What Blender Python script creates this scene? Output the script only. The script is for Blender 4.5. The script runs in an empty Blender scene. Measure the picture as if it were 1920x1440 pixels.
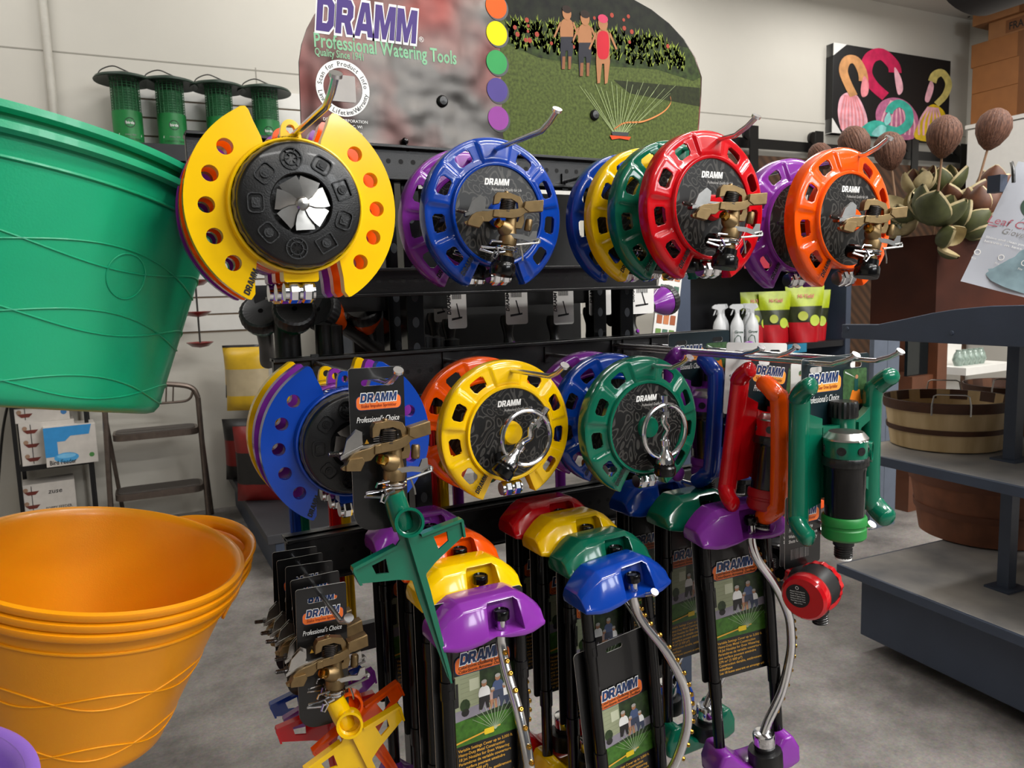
import bpy, bmesh, math, random
from mathutils import Vector, Matrix, noise
from mathutils.geometry import tessellate_polygon
random.seed(7)
PI = math.pi
D2R = PI / 180
SC = bpy.context.scene
COL = SC.collection

# ------------------------------------------------------------------ camera, world, lights, exposure
CAM_H = 1.45
YAW, PITCH, ROLL, FPX = 28.16 * D2R, -6.776 * D2R, -1.806 * D2R, 1411.4
def cam_axes():
    f = Vector((math.sin(YAW) * math.cos(PITCH), math.cos(YAW) * math.cos(PITCH), math.sin(PITCH)))
    r = Vector((math.cos(YAW), -math.sin(YAW), 0)); u = r.cross(f)
    return (math.cos(ROLL) * r + math.sin(ROLL) * u, -math.sin(ROLL) * r + math.cos(ROLL) * u, f)
CR, CU, CF = cam_axes()
CAMP = Vector((0, 0, CAM_H))
cam_data = bpy.data.cameras.new('camera')
cam = bpy.data.objects.new('camera', cam_data); COL.objects.link(cam)
cam.matrix_world = Matrix(((CR.x, CU.x, -CF.x, 0), (CR.y, CU.y, -CF.y, 0), (CR.z, CU.z, -CF.z, CAM_H), (0, 0, 0, 1)))
cam_data.sensor_width = 36; cam_data.lens = 36 * FPX / 1920
cam_data.clip_start = 0.02; cam_data.clip_end = 60
cam_data.dof.use_dof = True; cam_data.dof.focus_distance = 1.25; cam_data.dof.aperture_fstop = 13
SC.camera = cam
SC.view_settings.view_transform = 'Standard'; SC.view_settings.look = 'None'
SC.view_settings.gamma = 1; SC.view_settings.use_curve_mapping = False
SC.view_settings.exposure = 0.52
world = bpy.data.worlds.new('world'); SC.world = world; world.use_nodes = True
world.node_tree.nodes['Background'].inputs[0].default_value = (0.95, 0.97, 1.0, 1)
world.node_tree.nodes['Background'].inputs[1].default_value = 0.06
CEIL = 4.3
def area(name, loc, sx, sy, power, col=(1, 1, 1), rot=(0, 0, 0)):
    l = bpy.data.lights.new(name, 'AREA'); l.shape = 'RECTANGLE'; l.size = sx; l.size_y = sy; l.energy = power; l.color = col
    o = bpy.data.objects.new(name, l); COL.objects.link(o); o.location = loc; o.rotation_euler = rot
    return o
# rows of strip lamps under the ceiling, and daylight through the tall shop front behind and to the right
for lx, ly, pw in [(0.2, -2.6, 45), (2.4, -2.6, 70), (4.4, -2.2, 80), (2.2, -0.5, 70), (4.6, 0.4, 85), (-0.9, 4.75, 17), (1.5, 4.7, 19), (3.9, 4.55, 22), (6.3, 4.4, 24)]:
    area('strip_lamp_light', (lx, ly, CEIL - 0.12), 1.5, 0.28, pw, (1, 0.98, 0.95))
for lx, ly in ((1.2, -1.6), (4.0, -0.6), (2.6, 2.4)):  # upward fill added to brighten ceiling and floor, no fixtures of the room
    area('added_ceiling_fill', (lx, ly, CEIL - 0.5), 1.5, 0.5, 30, (1, 0.98, 0.95), (PI, 0, 0))
for lx, ly in ((2.0, -4.9), (3.2, -4.6), (4.4, -4.2)):
    area('shop_front_daylight', (lx, ly, 3.45), .8, .85, 27, (0.95, 0.98, 1.0), (72 * D2R, 0, 18 * D2R))

# ------------------------------------------------------------------ pixel -> place helpers (photo frame 1920 x 1440)
def ray(x, y): return CF + (x - 960) / FPX * CR - (y - 720) / FPX * CU
def at(x, y, Y):
    d = ray(x, y); return CAMP + d * (Y / d.y)
def atz(x, y, z):
    d = ray(x, y); return CAMP + d * ((z - CAM_H) / d.z)
def atX(x, y, X):
    d = ray(x, y); return CAMP + d * (X / d.x)
def atd(x, y, dep): return CAMP + ray(x, y) * dep
def onplane(x, y, p, n):
    d = ray(x, y); return CAMP + d * ((Vector(p) - CAMP).dot(n) / d.dot(n))
WA = -2.789 * D2R
WDIR = Vector((math.cos(WA), math.sin(WA), 0)); WN = Vector((math.sin(WA), -math.cos(WA), 0))
WP = Vector((0.68, 5.62, 0))
def onwall(x, y, off=0.0): return onplane(x, y, WP + WN * off, WN)
def wall_pt(s, z, off=0.0): return WP + WDIR * s + WN * off + Vector((0, 0, z))
def wall_s(p): return (p - WP).dot(WDIR)

# ------------------------------------------------------------------ materials
def lin(h):
    if isinstance(h, str):
        h = h.lstrip('#'); c = [int(h[i:i + 2], 16) / 255 for i in (0, 2, 4)]
    else: c = h
    return tuple(((x / 12.92) if x <= 0.04045 else ((x + 0.055) / 1.055) ** 2.4) for x in c)
MATS = {}
def mat(name, col, rough=0.4, metal=0.0, coat=0.0, var=0.06, scale=20.0, bump=0.0, bscale=200.0, trans=0.0, spec=0.5, alpha=1.0):
    if name in MATS: return MATS[name]
    m = bpy.data.materials.new(name); m.use_nodes = True
    nt = m.node_tree; b = nt.nodes['Principled BSDF']
    tc = nt.nodes.new('ShaderNodeTexCoord')
    nz = nt.nodes.new('ShaderNodeTexNoise'); nz.inputs['Scale'].default_value = scale; nz.inputs['Detail'].default_value = 4
    nt.links.new(tc.outputs['Object'], nz.inputs['Vector'])
    rp = nt.nodes.new('ShaderNodeValToRGB')
    c = lin(col)
    rp.color_ramp.elements[0].position = 0.3; rp.color_ramp.elements[1].position = 0.7
    rp.color_ramp.elements[0].color = tuple(max(0, x * (1 - var)) for x in c) + (1,)
    rp.color_ramp.elements[1].color = tuple(min(1, x * (1 + var)) for x in c) + (1,)
    nt.links.new(nz.outputs['Fac'], rp.inputs['Fac']); nt.links.new(rp.outputs['Color'], b.inputs['Base Color'])
    b.inputs['Roughness'].default_value = rough; b.inputs['Metallic'].default_value = metal
    b.inputs['Coat Weight'].default_value = coat; b.inputs['Coat Roughness'].default_value = 0.06
    b.inputs['Specular IOR Level'].default_value = spec
    b.inputs['Transmission Weight'].default_value = trans; b.inputs['Alpha'].default_value = alpha
    if bump:
        n2 = nt.nodes.new('ShaderNodeTexNoise'); n2.inputs['Scale'].default_value = bscale; n2.inputs['Detail'].default_value = 3
        nt.links.new(tc.outputs['Object'], n2.inputs['Vector'])
        bp = nt.nodes.new('ShaderNodeBump'); bp.inputs['Strength'].default_value = bump; bp.inputs['Distance'].default_value = 0.002
        nt.links.new(n2.outputs['Fac'], bp.inputs['Height']); nt.links.new(bp.outputs['Normal'], b.inputs['Normal'])
    MATS[name] = m
    return m
HEX = dict(yellow='F0C000', orange='F25602', red='C00814', green='076048', blue='093A98', purple='7E2E96')
def gloss(c): return mat('glossy_' + c, HEX[c], 0.18, 0, 0.35, 0.03, 30, spec=0.38)
BLACKP = mat('black_plastic', '080809', 0.38, 0, 0.1, 0.2, 60, 0.15, 500)
BLACKG = mat('black_gloss', '050506', 0.2, 0, 0.2, 0.2, 40, spec=0.3)
BLACKM = mat('black_powder_coat', '070708', 0.36, 0, 0.1, 0.25, 40, 0.2, 900)
CHROME = mat('chrome', 'd8d8da', 0.12, 1.0, 0, 0.05, 40)
STEEL = mat('brushed_steel', 'b6b4b0', 0.28, 1.0, 0, 0.1, 60)
HOOKM_ = mat('hook_zinc', 'e4e4e6', 0.24, 1.0, 0, 0.04, 40)
BRONZE = mat('cast_bronze', '86704e', 0.36, 0.9, 0, 0.14, 60, 0.14, 1600)
BRASS = mat('brass', 'b98e3e', 0.22, 1.0, 0, 0.12, 60)
DARKSTEEL = mat('spring_steel', '5a5654', 0.3, 1.0, 0, 0.15, 60)
CARDK = mat('card_black', '060607', 0.35, 0, 0.25, 0.1, 20)
CARDEDGE = mat('card_edge_white', 'd8d6d2', 0.6)
CARDW = mat('card_white', 'dedcd8', 0.45, 0, 0.1, 0.03, 20)
NAVY = mat('print_navy', '16305f', 0.4); WHITE = mat('print_white', 'ecebe8', 0.45)
OINK = mat('print_orange', 'e8702a', 0.4); OINK2 = mat('print_amber', 'f0a040', 0.4)
INK = mat('print_black', '101012', 0.4); YINK = mat('print_yellow', 'e0a838', 0.4)
GREYINK = mat('print_grey', '8c8a88', 0.45)
GREYPAINT = mat('grey_blue_paint', '3a4354', 0.45, 0, 0, 0.12, 6, 0.15, 120)

# ------------------------------------------------------------------ mesh builder
class MB:
    def __init__(s): s.v = []; s.f = []; s.m = []
    def add(s, vs, fs, mi=0, M=None):
        o = len(s.v)
        s.v += [tuple(M @ Vector(p)) for p in vs] if M is not None else [tuple(p) for p in vs]
        s.f += [tuple(i + o for i in f) for f in fs]
        s.m += ([mi] * len(fs)) if isinstance(mi, int) else list(mi)
        return s
    def box(s, c, d, mi=0, M=None):
        x, y, z = c; a, b, h = d[0] / 2, d[1] / 2, d[2] / 2
        vs = [(x + i * a, y + j * b, z + k * h) for k in (-1, 1) for j in (-1, 1) for i in (-1, 1)]
        return s.add(vs, [(0, 2, 3, 1), (4, 5, 7, 6), (0, 1, 5, 4), (2, 6, 7, 3), (0, 4, 6, 2), (1, 3, 7, 5)], mi, M)
    def hexa(s, p, mi=0):   # eight corners: bottom loop then top loop
        return s.add(p, [(3, 2, 1, 0), (4, 5, 6, 7), (0, 1, 5, 4), (1, 2, 6, 5), (2, 3, 7, 6), (3, 0, 4, 7)], mi)
    def tube(s, pts, r, n=10, mi=0, closed=False, M=None, flat=1.0, updir=None):
        pts = [Vector(p) for p in pts]; N = len(pts)
        rs = r if isinstance(r, (list, tuple)) else [r] * N
        tg = []
        for i in range(N):
            a = pts[(i - 1) % N] if (closed or i > 0) else pts[i]
            b = pts[(i + 1) % N] if (closed or i < N - 1) else pts[i]
            t = (b - a); tg.append(t.normalized() if t.length > 1e-9 else Vector((0, 0, 1)))
        ref = Vector(updir) if updir else (Vector((0, 0, 1)) if abs(tg[0].z) < 0.9 else Vector((0, 1, 0)))
        u = (ref - tg[0] * ref.dot(tg[0])).normalized(); vs = []; fs = []
        for i in range(N):
            u = (u - tg[i] * u.dot(tg[i])); u = u.normalized() if u.length > 1e-6 else tg[i].orthogonal().normalized()
            w = tg[i].cross(u)
            for k in range(n):
                a = 2 * PI * k / n
                vs.append(pts[i] + u * (math.cos(a) * rs[i]) + w * (math.sin(a) * rs[i] * flat))
        for i in range(N - (0 if closed else 1)):
            j = (i + 1) % N
            for k in range(n):
                q = (k + 1) % n
                fs.append((i * n + k, i * n + q, j * n + q, j * n + k))
        if not closed:
            fs.append(tuple(range(n - 1, -1, -1))); fs.append(tuple((N - 1) * n + k for k in range(n)))
        return s.add(vs, fs, mi, M)
    def lathe(s, prof, n=32, mi=0, M=None, rmod=None, cap=False):
        vs = []; fs = []
        for (r, z) in prof:
            for k in range(n):
                a = 2 * PI * k / n
                rr = r * (rmod(a) if rmod else 1)
                vs.append((rr * math.cos(a), rr * math.sin(a), z))
        for i in range(len(prof) - 1):
            for k in range(n):
                q = (k + 1) % n
                fs.append((i * n + k, i * n + q, (i + 1) * n + q, (i + 1) * n + k))
        if cap or prof[0][0] < 1e-6 or True:
            fs.append(tuple(range(n - 1, -1, -1)))
            L = len(prof) - 1
            fs.append(tuple(L * n + k for k in range(n)))
        return s.add(vs, fs, mi, M)
    def prism(s, loops, y0, y1, mi=0, M=None, side=True, back=True, smi=None):
        if not isinstance(loops[0][0], (tuple, list)): loops = [loops]
        L = []
        for i, lp in enumerate(loops):
            A = sum(lp[k][0] * lp[(k + 1) % len(lp)][1] - lp[(k + 1) % len(lp)][0] * lp[k][1] for k in range(len(lp)))
            lp = list(lp)
            if (A < 0) == (i == 0): lp.reverse()
            L.append(lp)
        tri = tessellate_polygon([[Vector((p[0], p[1], 0)) for p in lp] for lp in L])
        flat = [p for lp in L for p in lp]; n = len(flat)
        vs = [(p[0], y0, p[1]) for p in flat]; fs = []; ms = []
        for t in tri:
            a, b, c = (flat[i] for i in t)
            ar = (b[0] - a[0]) * (c[1] - a[1]) - (c[0] - a[0]) * (b[1] - a[1])
            if abs(ar) < 1e-14: continue
            t = t if ar > 0 else (t[0], t[2], t[1])
            fs.append(t); ms.append(mi)
            if back: fs.append((t[0] + n, t[2] + n, t[1] + n)); ms.append(mi)
        if back or side: vs += [(p[0], y1, p[1]) for p in flat]
        if side:
            o = 0
            for lp in L:
                m = len(lp)
                for k in range(m):
                    q = (k + 1) % m
                    fs.append((o + q, o + k, o + k + n, o + q + n)); ms.append(mi if smi is None else smi)
                o += m
        return s.add(vs, fs, ms, M)
    def mesh(s, name, mats, angle=35):
        me = bpy.data.meshes.new(name); me.from_pydata(s.v, [], s.f)
        for m in (mats if isinstance(mats, (list, tuple)) else [mats]): me.materials.append(m)
        me.polygons.foreach_set('material_index', s.m); me.update()
        me.shade_smooth()
        if angle is not None: me.set_sharp_from_angle(angle=angle * D2R)
        return me
def T(x=0, y=0, z=0): return Matrix.Translation((x, y, z))
def R(a, ax): return Matrix.Rotation(a * D2R, 4, ax)
TOFRONT = R(90, 'X')      # +z of a lathe to -y (towards the viewer)
def arc(cx, cz, r, a0, a1, n):
    return [(cx + r * math.cos((a0 + (a1 - a0) * i / n) * D2R), cz + r * math.sin((a0 + (a1 - a0) * i / n) * D2R)) for i in range(n + 1)]
def circ(cx, cz, r, n=24, rz=None): return [(cx + r * math.cos(2 * PI * i / n), cz + (rz or r) * math.sin(2 * PI * i / n)) for i in range(n)]
def rrect(x0, z0, x1, z1, r, n=5):
    return arc(x1 - r, z1 - r, r, 0, 90, n) + arc(x0 + r, z1 - r, r, 90, 180, n) + arc(x0 + r, z0 + r, r, 180, 270, n) + arc(x1 - r, z0 + r, r, 270, 360, n)
def smooth_path(pts, k=6):
    P = [Vector(p) for p in pts]; out = []
    for i in range(len(P) - 1):
        p0 = P[max(i - 1, 0)]; p1 = P[i]; p2 = P[i + 1]; p3 = P[min(i + 2, len(P) - 1)]
        for j in range(k):
            t = j / k
            out.append(0.5 * ((2 * p1) + (p2 - p0) * t + (2 * p0 - 5 * p1 + 4 * p2 - p3) * t * t + (3 * p1 - p0 - 3 * p2 + p3) * t ** 3))
    out.append(P[-1]); return out
def smooth2(pts, k=5, closed=True):
    n = len(pts); out = []
    for i in range(n if closed else n - 1):
        g = (lambda j: pts[j % n]) if closed else (lambda j: pts[min(max(j, 0), n - 1)])
        p0, p1, p2, p3 = (Vector(g(i + d)) for d in (-1, 0, 1, 2))
        for j in range(k):
            t = j / k
            q = 0.5 * ((2 * p1) + (p2 - p0) * t + (2 * p0 - 5 * p1 + 4 * p2 - p3) * t * t + (3 * p1 - p0 - 3 * p2 + p3) * t ** 3)
            out.append((q.x, q.y))
    return out

# ------------------------------------------------------------------ objects
def thing(name, label, cat, loc=(0, 0, 0), rot=(0, 0, 0), group=None):
    o = bpy.data.objects.new(name, None); COL.objects.link(o); o.empty_display_size = 0.02
    o.location = loc; o.rotation_euler = tuple(a * D2R for a in rot)
    o['label'] = label; o['category'] = cat
    if group: o['group'] = group
    return o
def part(name, me, parent, loc=(0, 0, 0), rot=(0, 0, 0), bevel=0, label=None, sub=0, solid=0, kind=None):
    o = bpy.data.objects.new(name, me); COL.objects.link(o)
    if parent: o.parent = parent
    o.location = loc; o.rotation_euler = tuple(a * D2R for a in rot)
    if solid:
        md = o.modifiers.new('solid', 'SOLIDIFY'); md.thickness = solid; md.offset = 1
    if bevel:
        md = o.modifiers.new('bevel', 'BEVEL'); md.width = bevel; md.segments = 2; md.limit_method = 'ANGLE'; md.angle_limit = 40 * D2R
        md.harden_normals = False
    if sub:
        md = o.modifiers.new('sub', 'SUBSURF'); md.levels = sub; md.render_levels = sub
    if label: o['label'] = label
    if kind: o['kind'] = kind
    return o
def wpart(name, mb, mats, parent, bevel=0, label=None, angle=35):   # mesh given in world coordinates, parent an unrotated thing
    if parent: 
        L = parent.location; mb.v = [(p[0] - L.x, p[1] - L.y, p[2] - L.z) for p in mb.v]
    return part(name, mb.mesh(name, mats, angle), parent, bevel=bevel, label=label)
def single(name, mb, mats, label, cat, group=None, bevel=0, angle=35, loc=(0, 0, 0), rot=(0, 0, 0)):
    o = part(name, mb.mesh(name, mats, angle), None, bevel=bevel, loc=loc, rot=rot)
    o['label'] = label; o['category'] = cat
    if group: o['group'] = group
    return o
def structure(name, mb, mats, bevel=0, angle=35):
    o = part(name, mb.mesh(name, mats, angle), None, bevel=bevel); o['kind'] = 'structure'; return o
MESHES = {}
def shared(key, fn):
    if key not in MESHES: MESHES[key] = fn()
    return MESHES[key]
def recolour(key, base, m):
    if key not in MESHES:
        c = base.copy(); c.materials[0] = m; MESHES[key] = c
    return MESHES[key]
def copy_tree(o, parent=None):
    c = o.copy(); COL.objects.link(c)
    if parent: c.parent = parent
    for ch in list(o.children): copy_tree(ch, c)
    return c
def bake(me, mods):
    o = bpy.data.objects.new('tmp', me); COL.objects.link(o); mods(o)
    dg = bpy.context.evaluated_depsgraph_get(); dg.update()
    r = bpy.data.meshes.new_from_object(o.evaluated_get(dg))
    bpy.data.objects.remove(o); return r

# ------------------------------------------------------------------ lettering and print
TXT = {}
def text_geo(s, shear=0.0, bold=0.0):
    k = (s, shear, bold)
    if k not in TXT:
        cu = bpy.data.curves.new('t', 'FONT'); cu.body = s; cu.size = 1; cu.shear = shear; cu.offset = bold; cu.resolution_u = 2; cu.fill_mode = 'FRONT'
        o = bpy.data.objects.new('t', cu); COL.objects.link(o)
        dg = bpy.context.evaluated_depsgraph_get(); dg.update()
        me = bpy.data.meshes.new_from_object(o.evaluated_get(dg))
        vs = [(v.co.x, v.co.y) for v in me.vertices]; fs = [tuple(p.vertices) for p in me.polygons]
        bpy.data.objects.remove(o); bpy.data.meshes.remove(me)
        w = max((v[0] for v in vs), default=0); TXT[k] = (vs, fs, w)
    return TXT[k]
class G:
    """flat print: polygons in (x, z), each layer a hair nearer to the viewer (-y)"""
    def __init__(s, step=0.00018): s.mb = MB(); s.mats = []; s.step = step
    def mi(s, m):
        if m not in s.mats: s.mats.append(m)
        return s.mats.index(m)
    def poly(s, loops, m, k=1): s.mb.prism(loops, -s.step * k, 0, s.mi(m), side=False, back=False); return s
    def text(s, t, x, z, h, m, k=2, shear=0.0, bold=0.0, align='L', width=None, rot=0, sx=1.0):
        vs, fs, w = text_geo(t, shear, bold); sc = h / 0.72; sxx = sc * sx
        if width and w > 0: sxx = width / w
        ox = {'L': 0, 'C': -w * sxx / 2, 'R': -w * sxx}[align]
        ca, sa = math.cos(rot * D2R), math.sin(rot * D2R)
        P = []
        for (a, b) in vs:
            px, pz = a * sxx + ox, b * sc
            P.append((x + px * ca - pz * sa, -s.step * k, z + px * sa + pz * ca))
        F = []
        for f in fs:
            a, b, c = (P[i] for i in f[:3])
            ar = (b[0] - a[0]) * (c[2] - a[2]) - (c[0] - a[0]) * (b[2] - a[2])
            F.append(f if ar > 0 else tuple(reversed(f)))
        s.mb.add(P, F, s.mi(m)); return s
    def mesh(s, name): return s.mb.mesh(name, s.mats, None)
LET = dict(
 D=[[(0, 0), (.74, 0), (1.0, .2), (1.0, .8), (.74, 1), (0, 1)], [(.34, .24), (.34, .76), (.58, .76), (.66, .68), (.66, .32), (.58, .24)]],
 R=[[(0, 0), (.34, 0), (.34, .32), (.5, .32), (.68, 0), (1.06, 0), (.84, .38), (1.0, .52), (1.0, .82), (.82, 1), (0, 1)], [(.34, .55), (.34, .76), (.62, .76), (.66, .72), (.66, .6), (.62, .55)]],
 A=[[(0, 0), (.32, 0), (.38, .17), (.74, .17), (.8, 0), (1.12, 0), (.78, 1), (.34, 1)], [(.45, .38), (.56, .74), (.67, .38)]],
 M=[[(0, 0), (.3, 0), (.3, .58), (.52, 0), (.74, 0), (.96, .58), (.96, 0), (1.26, 0), (1.26, 1), (.86, 1), (.63, .42), (.4, 1), (0, 1)]])
def offset(lp, d):
    n = len(lp); A = sum(lp[k][0] * lp[(k + 1) % n][1] - lp[(k + 1) % n][0] * lp[k][1] for k in range(n))
    sg = 1 if A > 0 else -1; out = []
    for i in range(n):
        p0, p1, p2 = Vector(lp[i - 1]), Vector(lp[i]), Vector(lp[(i + 1) % n])
        e1 = (p1 - p0).normalized(); e2 = (p2 - p1).normalized()
        n1 = Vector((e1.y, -e1.x)) * sg; n2 = Vector((e2.y, -e2.x)) * sg
        b = n1 + n2; b = b / max(b.length_squared / 2, 0.6) if b.length > 1e-6 else n1
        q = p1 + b * d; out.append((q.x, q.y))
    return out
def logo(g, x, z, w, h, m, k=3, outline=None, ow=0.07, slant=0.22, rot=0, outline2=None):
    """heavy slanted block capitals, x z = lower left corner"""
    adv = [1.1, 1.12, 1.16, 1.36, 1.26]; tot = sum(adv) + slant
    ca, sa = math.cos(rot * D2R), math.sin(rot * D2R); pen = 0
    for ch, a in zip('DRAMM', adv):
        def tr(lp):
            o = []
            for (px, pz) in lp:
                X = (px + pen + pz * slant) / tot * w; Z = pz * h
                o.append((x + X * ca - Z * sa, z + X * sa + Z * ca))
            return o
        L = LET[ch]
        if outline2: g.poly([tr(offset(L[0], ow * 2))], outline2, k - 2)
        if outline: g.poly([tr(offset(L[0], ow))] + [tr(offset(l, -ow * 0.7)) for l in L[1:]], outline, k - 1)
        g.poly([tr(l) for l in L], m, k); pen += a
def badge(g, x, z, w, line, k=1, sc=1.0, line2=None, bg=None):
    """orange rounded badge with the navy capitals over it"""
    h = w * 0.36
    g.poly(rrect(x - 0.012 * w, z - 0.012 * w, x + w * 1.012, z + h * 0.82 + 0.012 * w, h * 0.3), NAVY, k)
    g.poly(rrect(x, z, x + w, z + h * 0.82, h * 0.28), bg or OINK, k + 1)
    logo(g, x + w * 0.08, z + h * 0.45, w * 0.84, h * 0.54, NAVY, k + 4, WHITE, 0.09)
    if line2:
        g.text(line, x + w * 0.05, z + h * 0.25, h * 0.15, INK, k + 4, 0.2, 0.012, 'L', w * 0.9)
        g.text(line2, x + w * 0.05, z + h * 0.06, h * 0.15, INK, k + 4, 0.2, 0.012, 'L', w * 0.9)
    else: g.text(line, x + w * 0.1, z + h * 0.14, h * 0.2, mat('print_brick', '8a2a10', 0.4), k + 4, 0.0, 0.01, 'L', w * 0.8)

# ================================================================== the room
RACKY = 1.42
floor_m = bpy.data.materials.new('concrete_floor'); floor_m.use_nodes = True
def build_floor_mat():
    nt = floor_m.node_tree; b = nt.nodes['Principled BSDF']; tc = nt.nodes.new('ShaderNodeTexCoord')
    n1 = nt.nodes.new('ShaderNodeTexNoise'); n1.inputs['Scale'].default_value = 2.2; n1.inputs['Detail'].default_value = 9; n1.inputs['Roughness'].default_value = 0.68
    n2 = nt.nodes.new('ShaderNodeTexNoise'); n2.inputs['Scale'].default_value = 85; n2.inputs['Detail'].default_value = 6; n2.inputs['Roughness'].default_value = 0.75
    for n in (n1, n2): nt.links.new(tc.outputs['Object'], n.inputs['Vector'])
    r1 = nt.nodes.new('ShaderNodeValToRGB'); e = r1.color_ramp.elements
    e[0].position = 0.36; e[0].color = lin('5c5550') + (1,); e[1].position = 0.66; e[1].color = lin('9c928a') + (1,)
    mx = nt.nodes.new('ShaderNodeMix'); mx.data_type = 'RGBA'; mx.blend_type = 'OVERLAY'; mx.inputs[0].default_value = 0.85
    nt.links.new(n1.outputs['Fac'], r1.inputs['Fac']); nt.links.new(r1.outputs['Color'], mx.inputs[6]); nt.links.new(n2.outputs['Color'], mx.inputs[7])
    hs = nt.nodes.new('ShaderNodeHueSaturation'); hs.inputs['Saturation'].default_value = 0.6
    nt.links.new(mx.outputs[2], hs.inputs['Color']); nt.links.new(hs.outputs['Color'], b.inputs['Base Color'])
    b.inputs['Roughness'].default_value = 0.5
    bp = nt.nodes.new('ShaderNodeBump'); bp.inputs['Strength'].default_value = 0.15; bp.inputs['Distance'].default_value = 0.003
    nt.links.new(n2.outputs['Fac'], bp.inputs['Height']); nt.links.new(bp.outputs['Normal'], b.inputs['Normal'])
build_floor_mat()
structure('floor', MB().box((2.5, 0.6, -0.05), (13, 12, 0.1)), floor_m)
WALLM = mat('wall_paint', 'c8c4ba', 0.75, var=0.03, scale=1.5, bump=0.12, bscale=250)
WALLC = mat('wall_seam', '9a968c', 0.8); CONDM = mat('conduit_paint', 'c0bcb2', 0.5)
def wbox(mb, s0, s1, z0, z1, o0, o1, mi=0):   # a box lying along the back wall, o = distance in front of it
    P = [wall_pt(s0, z0, o0), wall_pt(s1, z0, o0), wall_pt(s1, z0, o1), wall_pt(s0, z0, o1)]
    mb.hexa(P[::-1] + [p + Vector((0, 0, z1 - z0)) for p in P[::-1]], mi); return mb
w = wbox(MB(), -5, 9.2, 0, CEIL, -0.1, 0)
structure('wall_back', w, WALLM)
# plasterboard seams standing a hair proud of the wall
sm = MB()
s_a, s_b = onwall(0, 85), onwall(560, 141)
zs = (s_a.z + s_b.z) / 2
for i in range(1): wbox(sm, -5, 9, zs - 0.004, zs + 0.004, 0, 0.002)
pj = onwall(481, 155); wbox(sm, wall_s(pj) - 0.004, wall_s(pj) + 0.004, pj.z - 0.12, pj.z + 0.1, 0, 0.0022)
structure('trim_1', sm, WALLC)
ceil_m = mat('ceiling_paint', 'c9c6c0', 0.8, var=0.04, scale=3)
structure('ceiling', MB().box((2.5, 0.6, CEIL + 0.05), (13, 12, 0.1)), ceil_m)
CORN = onwall(1815, 150); XRW = CORN.x
structure('wall_right', MB().box((XRW + .05, 0.2, CEIL / 2), (0.1, 11.5, CEIL)), WALLM)
structure('wall_left', MB().box((-3.95, 0.6, CEIL / 2), (0.1, 12, CEIL)), WALLM)

# conduit on the back wall
c0, c1 = onwall(74, 0, 0.03), onwall(103, 232, 0.03)
mb = MB(); d = (c0 - c1).normalized(); mb.tube([wall_pt(wall_s(c1), 0.05, 0.03), wall_pt(wall_s(c1), CEIL - 0.1, 0.03)], 0.024, 12)
single('conduit', mb, CONDM, 'thin pale painted conduit pipe running straight up the wall above the green tub', 'pipe')

# slat wall panel with its shelf and bird feeders
SLATM = mat('slat_panel_white', 'e6e4de', 0.5, var=0.02); SLATG = mat('slat_groove', '7d6a55', 0.7)
a, b2 = onwall(229, 150), onwall(560, 178)
s0, s1, zt = wall_s(a), wall_s(a) + 3.4, (a.z + b2.z) / 2
mb = MB(); pitch = 0.118; k = 0; z = zt; zb = zt - pitch * round((zt - onwall(430, 612).z) / pitch) - .001
mb2 = wbox(MB(), s0, s1, zb, zt, 0.0, 0.006, 1)
while z > zb + pitch:
    wbox(mb2, s0, s1, z - pitch + 0.012, z, 0.006, 0.022, 0); z -= pitch
single('slat_wall_panel', mb2, [SLATM, SLATG], 'white slatted display panel fixed to the wall behind the green bird feeders', 'wall panel')
SHELFK = mat('shelf_black', '16161a', 0.45, var=0.15)
sa = onwall(255, 268, 0.3); zsh = sa.z
mb = wbox(MB(), wall_s(sa) - 0.14, wall_s(sa) + 2.0, zsh - 0.03, zsh, 0.024, 0.32)
wbox(mb, wall_s(sa) - 0.14, wall_s(sa) + 2.0, zsh - 0.1, zsh - 0.03, 0.30, 0.32)
single('wall_shelf', mb, SHELFK, 'black wall shelf carrying the row of green bird feeders', 'shelf')
sb = onwall(330, 325, 0.3)
mb = wbox(MB(), wall_s(sa) - 0.02, wall_s(sa) + 2.0, zsh - 0.42, zsh - 0.39, 0.024, 0.32)
single('wall_shelf', mb, SHELFK, 'lower black wall shelf below the one with the bird feeders', 'shelf')
FGREEN = mat('feeder_green', '167a3a', 0.45, var=0.08); FMESH = mat('feeder_mesh', '2a7a48', 0.5, var=0.2, scale=200, alpha=0.75); FDARK = mat('feeder_lid', '10291c', 0.45)
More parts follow.
